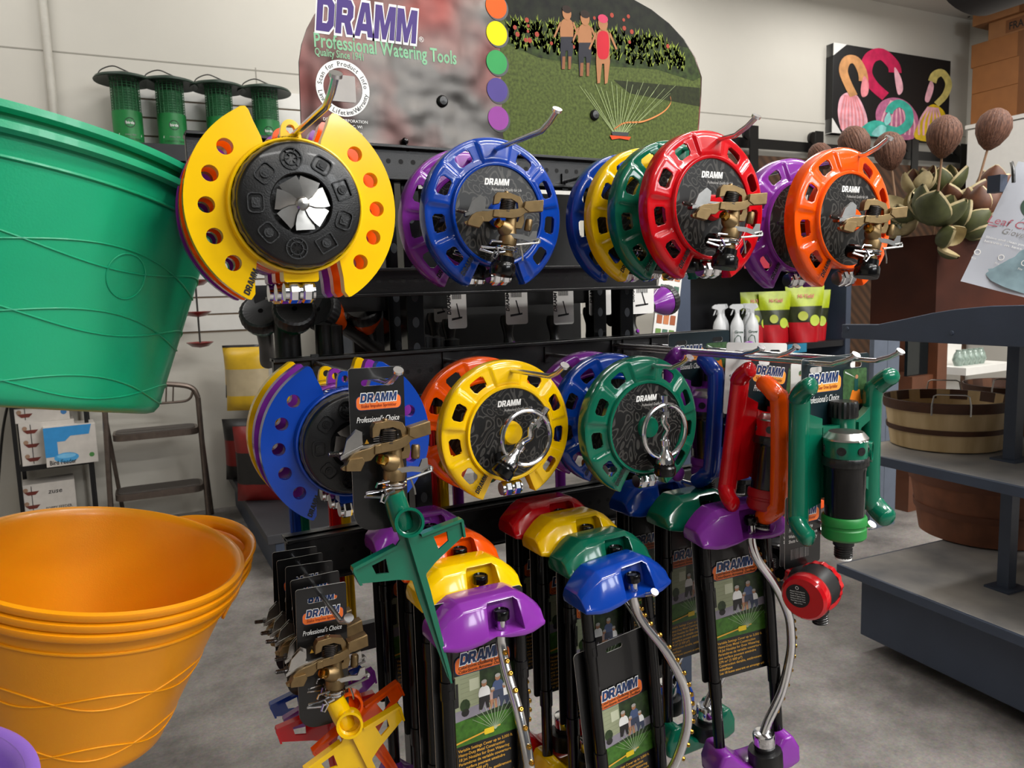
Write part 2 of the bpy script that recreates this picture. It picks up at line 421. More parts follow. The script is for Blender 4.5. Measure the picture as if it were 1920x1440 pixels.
def feeder():
    t = thing('bird_feeder', 'x', 'bird feeder', group='green bird feeders on the wall shelf')
    r, h = 0.087, 0.42
    mb = MB().lathe([(0, 0), (r, 0), (r, 0.005), (r, 0.2), (r - 0.004, 0.2)], 28); part('canister', mb.mesh('canister', FGREEN), t)
    mb = MB()
    for i in range(20):
        an = 2 * PI * i / 20; mb.tube([((r - .004) * math.cos(an), (r - .004) * math.sin(an), 0.2), ((r - .004) * math.cos(an), (r - .004) * math.sin(an), 0.41)], 0.0022, 5)
    for i in range(14): mb.tube([((r - .004) * math.cos(q), (r - .004) * math.sin(q), 0.2 + i * 0.0155) for q in [2 * PI * j / 20 for j in range(20)]], 0.002, 5, closed=True)
    mb.lathe([(0, .19), (r - .012, .2), (r - .012, .34), (0, .36)], 20)
    part('mesh_cage', mb.mesh('mesh_cage', FMESH), t)
    mb = MB().lathe([(0, 0.435), (0.05, 0.44), (0.165, 0.405), (0.175, 0.39), (0.172, 0.385), (0.12, 0.40), (0, 0.415)], 36); part('lid', mb.mesh('lid', FDARK), t)
    mb = MB().tube(smooth_path([(-0.15, 0, 0.39), (-0.13, 0, 0.44), (-0.06, 0, 0.475), (0, 0, 0.46), (0.05, 0, 0.44)], 4), 0.004, 6); part('wire_handle', mb.mesh('wire_handle', mat('wire_dark', '2a2622', 0.5)), t)
    g = G()
    g.poly(circ(0, .125, .03, 20), INK, 1).text('birds', 0, .117, .017, WHITE, 2, bold=.02, align='C')
    g.poly(rrect(-.07, .045, .07, .06, .003), WHITE, 1).text('SMALL SEED', 0, .048, .009, GREYINK, 2, align='C').text('SUNFLOWER FEEDER', 0, .02, .012, mat('print_deep_green', '0a3a1c'), 1, align='C', width=.13)
    for i, v in enumerate(g.mb.v):
        x, y, z = v; an = x / r; rr = r + 0.0008 - y; g.mb.v[i] = (rr * math.sin(an), -rr * math.cos(an), z)
    part('printed_label', g.mesh('printed_label'), t)
    return t
f0 = feeder(); fx = [(243, 'bird feeder at the left end of the row on the wall shelf'), (326, 'bird feeder second from the left in the green row on the shelf'), (417, 'bird feeder third along the shelf, partly behind the yellow sprinkler wing'), (503, 'bird feeder at the right end of the green row, next to the big sign')]
for i, (px_, lb) in enumerate(fx):
    o = f0 if i == 0 else copy_tree(f0)
    p = onwall(px_, 268 + (px_ - 243) * 0.06, 0.2); o.location = (p.x, p.y, zsh); o.rotation_euler = (0, 0, (6 - 3 * i) * D2R); o['label'] = 'green ' + lb
o = copy_tree(f0); p = onwall(352, 320, 0.18); o.location = (p.x, p.y, zsh - 0.39 - 0.0); o.scale = (0.8, 0.8, 0.7); o['label'] = 'lone green bird feeder on the lower wall shelf, mostly hidden'; o['group'] = 'green bird feeders on the wall shelf'

# hanging red cup feeder
RUST = mat('red_cup_glaze', '7a1812', 0.3, 0, 0.4)
pt, pb = onwall(378, 545, 0.3), onwall(376, 652, 0.3)
t = thing('hanging_cup_feeder', 'dark red hanging feeder of small cups on a rod in front of the slatted wall', 'bird feeder', pb)
mb = MB().tube([(0, 0, 0), (0, 0, (pt - pb).length + 0.3)], 0.006, 8); part('rod', mb.mesh('rod', mat('wire_dark', '2a2622', 0.5)), t)
cup = shared('cup', lambda: MB().lathe([(0, 0), (0.05, 0.008), (0.085, 0.035), (0.083, 0.037), (0.048, 0.014), (0, 0.008)], 24).mesh('cup', RUST))
for i in range(3): part('cup', cup, t, (0, 0, 0.0 + i * 0.2))

# black wire shelf tower with boxed feeders, at the foot of the wall
def towerpt(x, y): return onwall(x, y, 0.35)
tl, tr_ = towerpt(22, 757), towerpt(171, 760)
tx0, tx1 = tl.x, towerpt(176, 860).x - 0.02
tx0 = towerpt(32, 860).x
ty = tl.y
t = thing('wire_shelf', 'narrow black metal shelf rack holding boxed feeders, left of the step ladder', 'shelf rack', (tx0, ty, 0))
TW = tx1 - tx0; TD = 0.3
mb = MB()
for x in (0, TW):
    for y in (0, TD): 
        m = MB().box((x, y, 0.62), (0.022, 0.022, 1.24)); part('post', m.mesh('post', BLACKM), t)
shz = [towerpt(100, 757).z, towerpt(110, 880).z - 0.01, towerpt(100, 757).z * 0 + 0.18]
z_mid = towerpt(100, 872).z; z_top = towerpt(80, 757).z; z_low = z_mid - (z_top - z_mid)
for z in (z_low, z_mid, z_top):
    m = MB().box((TW / 2, TD / 2, z - 0.008), (TW, TD, 0.016)); m.box((TW / 2, 0, z - 0.004), (TW, 0.012, 0.03)); part('shelf_board', m.mesh('shelf_board', BLACKM), t)
BOXW = mat('carton_white', 'cfc9c2', 0.55); BOXR = mat('print_maroon', '6a2a20'); BOXB = mat('carton_blue', '2f8fd0', 0.5); BOXG = mat('carton_green', '5d8a35', 0.5)
def feeder_box(kind):
    W_, H_, D_ = (0.29, 0.27, 0.2) if kind != 'blue' else (0.275, 0.24, 0.2)
    t = thing('product_box', 'x', 'box')
    part('carton', MB().box((0, D_ / 2, H_ / 2), (W_, D_, H_), 0).mesh('carton', [BOXW]), t, bevel=0.002)
    g = G(0.0006)
    if kind == 'blue':
        g.poly([(-W_ / 2, .06), (-W_ * .26, .06), (-W_ * .26, .15), (-.03, .15), (0, .18), (W_ * .36, .18), (W_ * .42, H_), (-W_ / 2, H_)], BOXB, 1)
        g.poly(circ(-.03, .05, .065, 20, .03), mat('print_sky', '4aa4de'), 2).poly(circ(-.03, .06, .05, 20, .014), mat('print_pale_sky', '7cc4ee'), 3)
        g.text('Bird Feeder', -W_ * .44, .012, .028, INK, 2, bold=.02, width=.14).poly(circ(W_ * .38, .05, .014), mat('print_leaf', '4b8a45'), 2)
    else:
        for j in range(3):
            z = .035 + j * .085
            g.poly([(-.125, z + .022), (-.045, z + .022), (-.065, z), (-.105, z)], BOXR, 2)
            g.poly(circ(-.115, z + .033, .013, 10), mat('print_tan', 'a08068'), 3)
        g.poly([(-.087, .02), (-.083, .02), (-.083, .26), (-.087, .26)], INK, 1)
        g.text('POPPY FEEDER', -.02, .1, .018, INK, 1, bold=.01, width=.14).text('zuse', 0, .2, .03, INK, 1, .2, .01)
        g.poly(circ(.115, .05, .016), mat('print_leaf' if kind == 'green' else 'print_mid_blue', '4b8a45' if kind == 'green' else '3c78b4'), 2)
        if kind == 'green': g.poly([(-W_ / 2, 0), (W_ / 2, 0), (W_ / 2, .03), (-W_ / 2, .018)], BOXG, 1)
    part('printed_front', g.mesh('printed_front'), t, (0, -0.0006, 0))
    return t
bx = [('white', tx0 + .31 * TW + .05, -.02, z_mid, 'white poppy feeder box at the bottom of the pair, behind the blue box'), ('white', tx0 + .31 * TW + .03, -.02, z_mid + .27, 'white poppy feeder box on top of another on the middle shelf'),
      ('blue', tx0 + .76 * TW, -.1, z_mid, 'blue and white bird feeder box standing in front of the white boxes'), ('green', tx0 + .36 * TW, -.0, z_low, 'white feeder box with a green foot stripe on the lowest shelf'),
      ('white', tx0 + .3 * TW, 0, z_top, 'white feeder box on the top shelf, just under the green tub')]
for kind, x, dy, z, lb in bx:
    o = feeder_box(kind); o.location = (x, ty + 0.03 + dy, z); o.rotation_euler = (0, 0, 4 * D2R); o['label'] = lb; o['group'] = 'boxed feeders on the wire shelf'
mb = MB().tube(smooth_path([onwall(19, 742, .03), onwall(8, 790, .03), onwall(1, 850, .03), onwall(-10, 1000, .03)], 6), 0.008, 8)
single('cable', mb, BLACKP, 'thin black cable hanging down the wall at the left edge', 'cable')

# folding step ladder
LADM = mat('ladder_steel', '6e625a', 0.35, 0.7, 0, 0.15, 30); TREADM = mat('ladder_tread', '4a4440', 0.6)
def lp(x, y, o=0.42): return onwall(x, y, o)
base = lp(205, 965); base = Vector((base.x, base.y, 0))
lt, rt, lb_, rb = lp(196, 760), lp(371, 745), lp(207, 940), lp(392, 975)
t = thing('step_ladder', 'brown metal two-tread folding step ladder leaning by the white wall', 'step ladder', (lb_.x, lb_.y, 0))
for (p, q, q2) in ((lt, lb_, 0), (rt, rb, 1)):
    d = (q - p); foot = p + d * (p.z / -d.z); foot.z = 0.0
    wpart('front_leg', MB().tube([p, foot], 0.017, 10), LADM, t)
    bk = foot + Vector((0.05 if q2 else 0.08, 0.28, 0)); tp = p + Vector((0, 0.03, -0.1))
    wpart('rear_leg', MB().tube([tp, bk], 0.013, 10), LADM, t)
arch = smooth_path([lt, lp(204, 736), lp(225, 725), lp(290, 720), lp(340, 722), lp(362, 729), rt], 5)
wpart('top_rail', MB().tube(arch, 0.017, 10), LADM, t)
m = MB()
bk_ = [lp(215, 750), lp(240, 758), lp(330, 754), lp(355, 748), lp(362, 732)]
m.tube(smooth_path(bk_, 4), 0.008, 8)
for x in (312, 325): m.tube([lp(x, 722), lp(x - 1, 755)], 0.005, 6)
wpart('handle_wires', m, LADM, t)
for (yl, yr, nm) in ((812, 797, 'tread'), (925, 905, 'tread')):
    xa, xb = (210, 372) if yl < 900 else (215, 382)
    A, B = lp(xa, yl + 6, 0.47), lp(xb, yr + 8, 0.47); dep = 0.24
    m = MB(); out = rrect(0, 0, (B - A).length, dep, 0.06, 5)
    ux = Vector(((B - A).x, (B - A).y, 0)).normalized(); uy = Vector((-ux.y, ux.x, 0))
    Mx = Matrix(((ux.x, 0, uy.x, A.x), (ux.y, 0, uy.y, A.y), (0, 1, 0, A.z), (0, 0, 0, 1)))
    m.prism(out, -0.04, 0, 0, Mx); m.prism(rrect(0.015, 0.015, (B - A).length - .015, dep - .015, 0.05, 5), 0, 0.004, 1, Mx)
    wpart(nm, m, [LADM, TREADM], t)

# low grey gondola running behind the rack on the left, with bagged goods
gp = atz(521, 1089, 0.0); gq = atz(440, 930, 0.0)
t = thing('gondola_shelf', 'low grey store shelf running away behind the rack at the left', 'shelf unit', (gp.x, gp.y, 0))
GL = 2.0
for nm, c, d in (('base', (.35, GL / 2, .1), (.7, GL, .2)), ('shelf_board', (.33, GL / 2, .225), (.74, GL + .02, .05)), ('back_panel', (.72, GL / 2, .75), (.03, GL, 1.5)), ('shelf_board', (.42, GL / 2, .82), (.56, GL, .04))):
    part(nm, MB().box(c, d).mesh(nm, GREYPAINT if nm != 'shelf_board' else mat('grey_shelf_top', '3c3c40', .5)), t, bevel=.004)
t.rotation_euler = (0, 0, math.atan2(-(gq - gp).x, (gq - gp).y) * 0.6)
rz = t.rotation_euler.z
def gpt(x, y, z): return Vector((gp.x + x * math.cos(rz) - y * math.sin(rz), gp.y + x * math.sin(rz) + y * math.cos(rz), z))
def sack(w, h, d, m, m2, seed):
    rnd = random.Random(seed); mb = MB(); nx, nz = 10, 12; vs = []
    for side in (-1, 1):
        for j in range(nz + 1):
            for i in range(nx + 1):
                u, v = i / nx * 2 - 1, j / nz
                e = (1 - abs(u) ** 3) * (1 - abs(v * 2 - 1) ** 6)
                y = side * d / 2 * e ** 0.6 + 0.006 * noise.noise(Vector((u * 3 + seed, v * 4, side)))
                vs.append((u * w / 2 * (1 - .06 * math.sin(v * PI)), y, v * h))
    fs = []; ms = []; o = (nx + 1) * (nz + 1)
    for j in range(nz):
        for i in range(nx):
            a = j * (nx + 1) + i; q = (a, a + 1, a + nx + 2, a + nx + 1)
            mm = 1 if 3 <= j <= 7 else 0
            fs.append(q); ms.append(mm); fs.append(tuple(reversed([k + o for k in q]))); ms.append(mm)
    mb.add(vs, fs, ms); return mb
SACKR = mat('sack_red', '7c1a16', .4); SACKY = mat('sack_yellow', 'c9a21c', .4); SACKK = mat('sack_black', '1c1a1a', .4); SACKD = mat('sack_label', 'b0a080', .5)
for (p, w_, h_, m1, m2, lb) in ((atz(492, 938, .252), .3, .46, SACKR, SACKK, 'dark red bag slumped on the grey shelf behind the left of the rack'), (atz(468, 898, .252), .32, .42, SACKK, SACKR, 'black and red bag further back on the low grey shelf'),
        (atd(470, 790, 4.3), .26, .36, SACKY, SACKD, 'yellow labelled bag standing on the upper board of the grey shelf'), (atd(462, 760, 4.9), .26, .34, SACKK, SACKY, 'dark bag with yellow band behind the yellow bag on the upper board')):
    if p.z > .5: p.z = .842
    o = single('product_bag', sack(w_, h_, .14, m1, m2, int(p.x * 100 + p.y * 7)), [m1, m2], lb, 'bag', 'bags on the grey shelf', angle=60); o.location = p; o.rotation_euler = (0, 0, -.5)

# ================================================================== right background: shelving, bottles, bags, doors, painting, boxes
PLYM = bpy.data.materials.new('herringbone_wood'); PLYM.use_nodes = True
def build_door_mat():
    nt = PLYM.node_tree; b = nt.nodes['Principled BSDF']; tc = nt.nodes.new('ShaderNodeTexCoord'); mp = nt.nodes.new('ShaderNodeMapping')
    mp.inputs['Rotation'].default_value = (0, 0.785, 0); nt.links.new(tc.outputs['Object'], mp.inputs['Vector'])
    w = nt.nodes.new('ShaderNodeTexWave'); w.bands_direction = 'X'; w.inputs['Scale'].default_value = 4; w.inputs['Distortion'].default_value = 1.2; w.inputs['Detail'].default_value = 3
    n = nt.nodes.new('ShaderNodeTexNoise'); n.inputs['Scale'].default_value = 5
    for q in (w, n): nt.links.new(mp.outputs['Vector'], q.inputs['Vector'])
    r = nt.nodes.new('ShaderNodeValToRGB'); e = r.color_ramp.elements; e[0].color = lin('3a2618') + (1,); e[1].color = lin('6e4a30') + (1,)
    mx = nt.nodes.new('ShaderNodeMath'); mx.operation = 'MULTIPLY'; nt.links.new(w.outputs['Fac'], mx.inputs[0]); nt.links.new(n.outputs['Fac'], mx.inputs[1])
    nt.links.new(mx.outputs[0], r.inputs['Fac']); nt.links.new(r.outputs['Color'], b.inputs['Base Color']); b.inputs['Roughness'].default_value = 0.55
build_door_mat()
ra, rb2 = onwall(1400, 262, .09), onwall(1820, 303, .09)
zr = (onwall(1450, 268, .09).z + onwall(1750, 296, .09).z) / 2
sL, sR = wall_s(onwall(1280, 250, .09)), wall_s(rb2)
single('door_rail', wbox(MB(), sL, sR, zr - .045, zr + .045, .06, .085), BLACKM, 'long flat black sliding door rail on the wall under the flamingo painting', 'rail')
HP = [1405, 1527, 1706, 1798]
hs = [wall_s(onwall(x, 285, .1)) for x in HP]
doors = [(hs[0] - .55, hs[1] + .3, 'left'), (hs[1] + .34, hs[3] + .2, 'right')]
for i, (d0, d1, sd) in enumerate(doors):
    t = thing('barn_door', 'dark wood herringbone sliding door hanging from the black rail, the %s one' % ('one nearer the sign' if i == 0 else 'one behind the dried pods'), 'door', wall_pt((d0 + d1) / 2, 0.02, .12))
    wpart('door_panel', wbox(MB(), d0, d1, 0.02, zr - .12, .1, .14), PLYM, t)
    m = MB()
    for s in (hs[0], hs[1]) if i == 0 else (hs[2], hs[3]):
        wbox(m, s - .05, s + .05, zr - .3, zr + .14, .15, .165)
        c = wall_pt(s, zr + .09, .075); m.lathe([(0, -.015), (.06, -.015), (.06, .015), (0, .015)], 20, M=Matrix.Translation(c) @ R(90, 'X'))
        wpart('hanger', m, BLACKM, t); m = MB()
# painting
pa, pb_, pc, pd = onwall(1563, 80, .09), onwall(1783, 114, .09), onwall(1785, 265, .09), onwall(1563, 253, .09)
PW = wall_s(pb_) - wall_s(pa); PH = ((pa.z - pd.z) + (pb_.z - pc.z)) / 2; PZ = (pd.z + pc.z) / 2
t = thing('canvas_painting', 'canvas painting of four flamingos on black hanging on the back wall', 'painting', wall_pt(wall_s(pa), PZ, .0), (0, 0, WA / D2R))
part('canvas', MB().box((PW / 2, -.045, PH / 2), (PW, .09, PH)).mesh('canvas', mat('canvas_black', '0a090a', .6)), t, bevel=.004)
part('corner_guard', MB().prism([(0, .0), (.13, 0), (0, .14)], -.094, -.0, 0).prism([(0, PH), (.18, PH), (0, PH - .12)], -.094, -.0, 0).mesh('corner_guard', CARDW), t)
g = G(.0012); sx, sz = PW / 1030, PH / 800     # drawn in the units of a 1030 x 800 sketch
def FP(pts): return [((x) * sx, (800 - y) * sz) for (x, y) in pts]
PK, PK2, MAG, TEAL, TEAL2, YL, YL2, TAN = [mat('paint_' + n, h, .55, var=.25, scale=12) for n, h in (('pink', 'd8848a'), ('pale_pink', 'e2a8b4'), ('magenta', 'b81c4c'), ('teal', '3cae9c'), ('pale_teal', '8cd0cc'), ('yellow', 'd8b41c'), ('straw', 'd0c070'), ('tan', 'c08a58'))]
def stroke(path, wd, m, k):
    P = smooth2(path, 5, False); L = []; Rr = []
    for i, p in enumerate(P):
        q0, q1 = P[max(i - 1, 0)], P[min(i + 1, len(P) - 1)]; dx, dy = q1[0] - q0[0], q1[1] - q0[1]; l = math.hypot(dx, dy) or 1
        w_ = wd if not isinstance(wd, (list, tuple)) else wd[0] + (wd[1] - wd[0]) * i / len(P)
        L.append((p[0] - dy / l * w_, p[1] + dx / l * w_)); Rr.append((p[0] + dy / l * w_, p[1] - dx / l * w_))
    for i in range(len(P) - 1): g.poly(FP([L[i], L[i + 1], Rr[i + 1], Rr[i]]), m, k)
g.poly(FP(smooth2([(60, 480), (140, 420), (220, 470), (290, 650), (260, 770), (100, 790), (45, 640)])), PK2, 1)
for x in range(70, 280, 30): stroke([(130 + (x - 130) * .5, 450), (x, 620), (x + 5, 780)], 7, PK, 2)
stroke([(170, 450), (110, 330), (80, 230), (110, 140), (180, 130), (235, 220), (250, 320)], (34, 40), TAN, 3)
g.poly(FP(smooth2([(250, 260), (290, 320), (285, 420), (240, 450), (225, 380)])), PK, 4)
stroke([(440, 420), (330, 330), (270, 220), (300, 90), (400, 40), (500, 120), (520, 200)], (46, 58), MAG, 2)
g.poly(FP(smooth2([(510, 140), (570, 230), (590, 340), (550, 390), (520, 280)])), PK2, 4)
g.poly(FP(smooth2([(400, 480), (520, 420), (650, 460), (740, 600), (700, 790), (450, 790), (360, 620)])), mat('paint_rose', 'b8688c', .55, var=.25), 1)
for x in range(420, 720, 40): stroke([(540 + (x - 540) * .4, 450), (x, 620), (x, 780)], 8, PK2, 2)
g.poly(FP(smooth2([(230, 790), (280, 690), (380, 650), (500, 700), (560, 790)])), TEAL, 3)
g.poly(FP(smooth2([(330, 790), (400, 690), (470, 720), (520, 790)])), TEAL2, 4)
stroke([(450, 720), (560, 730), (650, 640), (640, 520), (560, 470), (490, 520), (470, 580)], (40, 34), TEAL, 5)
g.poly(FP(smooth2([(470, 560), (490, 640), (450, 690), (430, 640)])), TEAL2, 6)
g.poly(FP(smooth2([(740, 640), (800, 500), (880, 440), (980, 500), (1010, 640), (1010, 790), (720, 790)])), YL, 3)
for x in range(750, 1000, 42): stroke([(880 + (x - 880) * .4, 470), (x, 620), (x, 770)], 9, PK2, 4)
stroke([(900, 440), (980, 340), (1010, 220), (950, 130), (880, 160), (850, 240)], (28, 40), YL2, 5)
g.poly(FP(smooth2([(840, 220), (870, 280), (830, 420), (790, 410), (810, 300)])), PK2, 6)
part('painted_front', g.mesh('painted_front'), t, (0, -.0905, 0))

# stack of cartons on a white ledge along the right wall (faces look to -x)
LX = XRW - .42
def ledp(x, y): return onplane(x, y, (LX, 0, 0), Vector((1, 0, 0)))
CART = mat('cardboard', '8e5a2c', .7, var=.08, scale=8, bump=.1, bscale=120); CART2 = mat('cardboard_pale', '9a6a40', .7, var=.08, scale=8); TAPE = mat('packing_tape', '70441c', .35)
far = ledp(1817, 235); lz = far.z
t = thing('wall_ledge', 'high white ledge along the right wall carrying the stack of cartons', 'ledge', (LX, far.y + .03, lz))
part('ledge_board', MB().box((.2, -1.2, -.02), (.44, 2.4, .04)).mesh('ledge_board', SLATM), t); part('front_panel', MB().box((.2, -1.2, -.5), (.40, 2.36, .9)).mesh('front_panel', SLATM), t)
hts = [.36, .33, .30, .22, .24]; hh = [ledp(1817, a).z - ledp(1817, b).z for a, b in ((178, 235), (129, 178), (86, 129), (52, 86), (28, 52))]
lbs = ['cardboard carton at the bottom of the stack on the high white ledge', 'second cardboard carton from the bottom of the high stack', 'third cardboard carton from the bottom of the high stack', 'printed pale carton set back near the top of the high stack', 'topmost wide pale carton of the high stack']
z = lz
for i, h in enumerate(hh):
    m = CART if i < 3 else CART2; dy = (0, 0, .02, -.12, .02)[i]; W_ = 1.25
    t = thing('carton', lbs[i], 'box', (LX + .02 + (.05 if i == 3 else 0), far.y + dy - W_ / 2, z), group='cartons stacked on the ledge')
    part('box_body', MB().box((.17, 0, h / 2), (.34, W_, h)).mesh('box_body', m), t, bevel=.004)
    part('tape', MB().box((.17, .12, h / 2), (.342, .08, h + .002)).mesh('tape', TAPE), t)
    Mr = T(-.0012, 0, 0) @ R(-90, 'Z')
    g = G(.001)
    if i in (0, 1, 2): g.poly(rrect(.36, h * .35, .47, h * .8, .004), WHITE, 1).text('1042', .37, h * .5, h * .18, INK, 2, bold=.02, width=.09)
    if i == 3: g.poly(rrect(-.45, .03, .35, h - .03, .004), mat('print_kraft', '7a4c26'), 1).text('FRAGILE', -.42, h * .3, h * .4, INK, 2, bold=.02, width=.3).poly([(.1, h * .3), (.25, h * .3), (.175, h * .8)], INK, 2)
    if g.mb.v:
        g.mb.v = [tuple(Mr @ Vector(v)) for v in g.mb.v]; part('printed_label', g.mesh('printed_label'), t)
    z += h + .001
# curved duct strip by the cartons
mb = MB().tube(smooth_path([onwall(1809, -30, .06), onwall(1811, 6, .06), onwall(1815, 24, .06), onwall(1818, 30, .06)], 6), .022, 10)
single('pipe_bend', mb, BLACKP, 'short dark curved pipe dropping beside the top carton', 'pipe')
mb = MB().prism(circ(0, 0, .35, 24, .14), -.2, .2); p = atd(1880, -34, 4.9)
single('ceiling_fan_housing', mb, mat('housing_dark', '1e1e22', .5), 'dark rounded housing hanging at the top right above the cartons', 'fixture', loc=p)

# black shelving with sprayer bottles and bagged fertiliser behind the rack
SD = 5.0
pL, pR = atd(1318, 640, SD), atd(1622, 668, SD)
zsh2 = atd(1480, 645, SD).z; yS = (pL.y + pR.y) / 2
t = thing('shelving_unit', 'black store shelving holding white spray bottles and yellow topped bags', 'shelf unit', (pL.x, yS, 0))
SW = pR.x - pL.x + .1
for nm, c, d, m in (('shelf_board', (SW / 2, .22, zsh2 - .02), (SW, .5, .04), SHELFK), ('shelf_board', (SW / 2, .22, zsh2 + .56), (SW, .5, .04), SHELFK), ('shelf_board', (SW / 2, .22, .2), (SW, .5, .06), SHELFK), ('back_panel', (SW / 2, .48, .95), (SW, .03, 1.9), SHELFK), ('side_panel', (SW + .01, .22, .95), (.05, .52, 1.9), GREYPAINT)):
    part(nm, MB().box(c, d).mesh(nm, m), t)
g = G(.001)
for x0, c in ((.1, 'a8283c'), (.42, 'a8283c'), (.95, '2a8a60')): g.poly(rrect(x0 * SW * .7, zsh2 + .5, x0 * SW * .7 + .22, zsh2 + .575, .003), mat('shelf_ticket_' + c, c, .5), 1)
g.poly(rrect(SW * .45, zsh2 - .06, SW * .45 + .18, zsh2, .003), mat('shelf_ticket_blue', '2a7a9a', .5), 1)
part('shelf_tickets', g.mesh('shelf_tickets'), t, (0, -.032, 0))
BOT = mat('bottle_white', 'd8dadc', .35); BOTL = mat('bottle_label_green', '1c4a34', .5)
def bottle():
    t = thing('spray_bottle', 'x', 'bottle', group='white spray bottles on the black shelf')
    part('bottle_body', MB().lathe([(0, 0), (.04, 0), (.043, .006), (.043, .13), (.036, .16), (.017, .195), (.014, .215)], 20).mesh('bottle_body', BOT), t)
    m = MB().prism([(-.05, .262), (-.03, .275), (.03, .275), (.038, .25), (.014, .235), (.014, .212), (-.012, .212), (-.016, .24), (-.05, .25)], -.012, .012)
    m.prism([(-.03, .24), (-.022, .24), (-.034, .205), (-.044, .2)], -.005, .005)
    part('trigger_head', m.mesh('trigger_head', BOT), t, bevel=.003)
    g = G(.0008); g.poly(rrect(-.03, .02, .03, .11, .004), CARDW, 1).poly([(-.025, .02), (.028, .02), (.02, .065), (0, .075), (-.02, .05)], BOTL, 2).text('Grow', -.02, .085, .018, BOTL, 2, bold=.02)
    for i, (x, y, z) in enumerate(g.mb.v): an = x / .043; r_ = .0436 - y; g.mb.v[i] = (r_ * math.sin(an), -r_ * math.cos(an), z)
    part('bottle_label', g.mesh('bottle_label'), t); return t
bt0 = bottle()
for i, (x, dy, lb) in enumerate(((1353, .12, 'leftmost white spray bottle on the black shelf'), (1378, .04, 'white spray bottle second from the left, in the front row'), (1392, .22, 'white spray bottle set back in the gap of the row'), (1408, .0, 'white spray bottle nearest the shelf edge, its trigger to the left'), (1429, .1, 'white spray bottle standing next to the yellow topped bags'))):
    o = bt0 if i == 0 else copy_tree(bt0); p = atd(x, 640, SD); o.location = (p.x, yS + .1 + dy, zsh2); o['label'] = lb; o.rotation_euler = (0, 0, (-34 - 5 * i) * D2R)
BAGT = mat('bag_lime', 'a8b818', .35, var=.15); BAGK = mat('bag_dark', '2a3018', .35, var=.5, scale=18); BAGR = mat('bag_red', 'b4121e', .35, var=.1)
def fert_bag():
    t = thing('fertiliser_bag', 'x', 'bag', group='red and yellow bags on the black shelf')
    nx, nz, w_, h_, d_ = 8, 14, .22, .36, .1; vs = []; fs = []; ms = []
    for sd in (-1, 1):
        for j in range(nz + 1):
            for i in range(nx + 1):
                u, v = i / nx * 2 - 1, j / nz
                hw = w_ / 2 * (.78 + .3 * v)
                vs.append((u * hw, sd * d_ / 2 * (1 - u * u) ** .5 * (1 - v ** 2.2) + .004 * math.sin(v * 9 + u * 4), v * h_))
    o = (nx + 1) * (nz + 1)
    for j in range(nz):
        for i in range(nx):
            a = j * (nx + 1) + i; q = (a, a + 1, a + nx + 2, a + nx + 1); mm = 2 if j < 5 else (1 if j < 9 else 0)
            fs += [q, tuple(reversed([k + o for k in q]))]; ms += [mm, mm]
    part('pouch', MB().add(vs, fs, ms).mesh('pouch', [BAGT, BAGK, BAGR], 60), t)
    g = G(.001).text('Hi-Yield', -.05, .285, .026, BAGR, 2, .2, .02, width=.1).poly(circ(-.02, .17, .03), mat('print_pear', 'a8b030'), 1).poly(circ(.05, .14, .03, 16, .036), mat('print_lime', 'b8c83c'), 1)
    for i, (x, y, z) in enumerate(g.mb.v): g.mb.v[i] = (x, y - .05 * (max(0, 1 - (x / .12) ** 2)) ** .5 * (1 - (z / .36) ** 2.2) - .006, z)
    part('bag_print', g.mesh('bag_print'), t); return t
fb0 = fert_bag()
for i, (x, dy, lb) in enumerate(((1456, .16, 'red and lime bag next to the spray bottles, first of the bag row'), (1485, .08, 'red and lime bag second in the row on the black shelf'), (1510, .12, 'red and lime bag in the middle of the row, half hidden'), (1548, .0, 'widest red and lime bag, standing foremost on the black shelf'), (1596, .05, 'red and lime bag at the right end beside the grey column'))):
    o = fb0 if i == 0 else copy_tree(fb0); p = atd(x, 640, SD); o.location = (p.x, yS + .05 + dy, zsh2); o['label'] = lb; o.rotation_euler = (0, 0, (-24 - 3 * i) * D2R)
    o.scale = (1.1 if i == 3 else .95,) * 2 + (1.05 if i == 3 else .97,)

# grey column pair and glazed cupboard seen under the header board
p = atd(1650, 720, 4.4); t = thing('grey_cabinet', 'blue grey upright cabinet side seen under the header board', 'cabinet', (p.x, p.y, 0))
gz1 = atd(1660, 622, 4.4).z; w1, w2 = atd(1664, 720, 4.4).x - p.x, atd(1703, 720, 4.4).x - p.x
part('side_panel', MB().box((w1 / 2 - .04, .0, gz1 / 2), (w1 + .08, .03, gz1)).mesh('side_panel', mat('cabinet_grey', '5c6472', .5)), t); part('side_panel', MB().box(((w1 + w2) / 2 + .003, .0, gz1 / 2), (w2 - w1, .03, gz1)).mesh('side_panel', mat('cabinet_grey', '5c6472', .5)), t)
a_, b_ = atd(1703, 720, 4.7), atd(1810, 720, 4.7)
WOODR = mat('cupboard_wood', '5a3420', .4, var=.25, scale=6)
t = thing('display_cupboard', 'brown wooden cupboard with a dark glass front behind the round basket', 'cupboard', (a_.x, a_.y, 0)); W_ = b_.x - a_.x
zt_, zb_ = atd(1740, 640, 4.7).z + .05, atd(1740, 705, 4.7).z
part('glass_pane', MB().box((W_ * .33, .02, (zt_ + zb_) / 2), (W_ * .66, .02, zt_ - zb_)).mesh('glass_pane', mat('dark_glass', '12181a', .08)), t)
m = MB().box((W_ * .83, .1, .7), (W_ * .32, .3, 1.4)); m.box((W_ * .35, .1, (zb_) / 2), (W_ * .7, .25, zb_)); part('frame', m.mesh('frame', WOODR), t)
a_, b_ = atd(1812, 680, 5.0), atd(2000, 690, 5.0); W_ = b_.x - a_.x
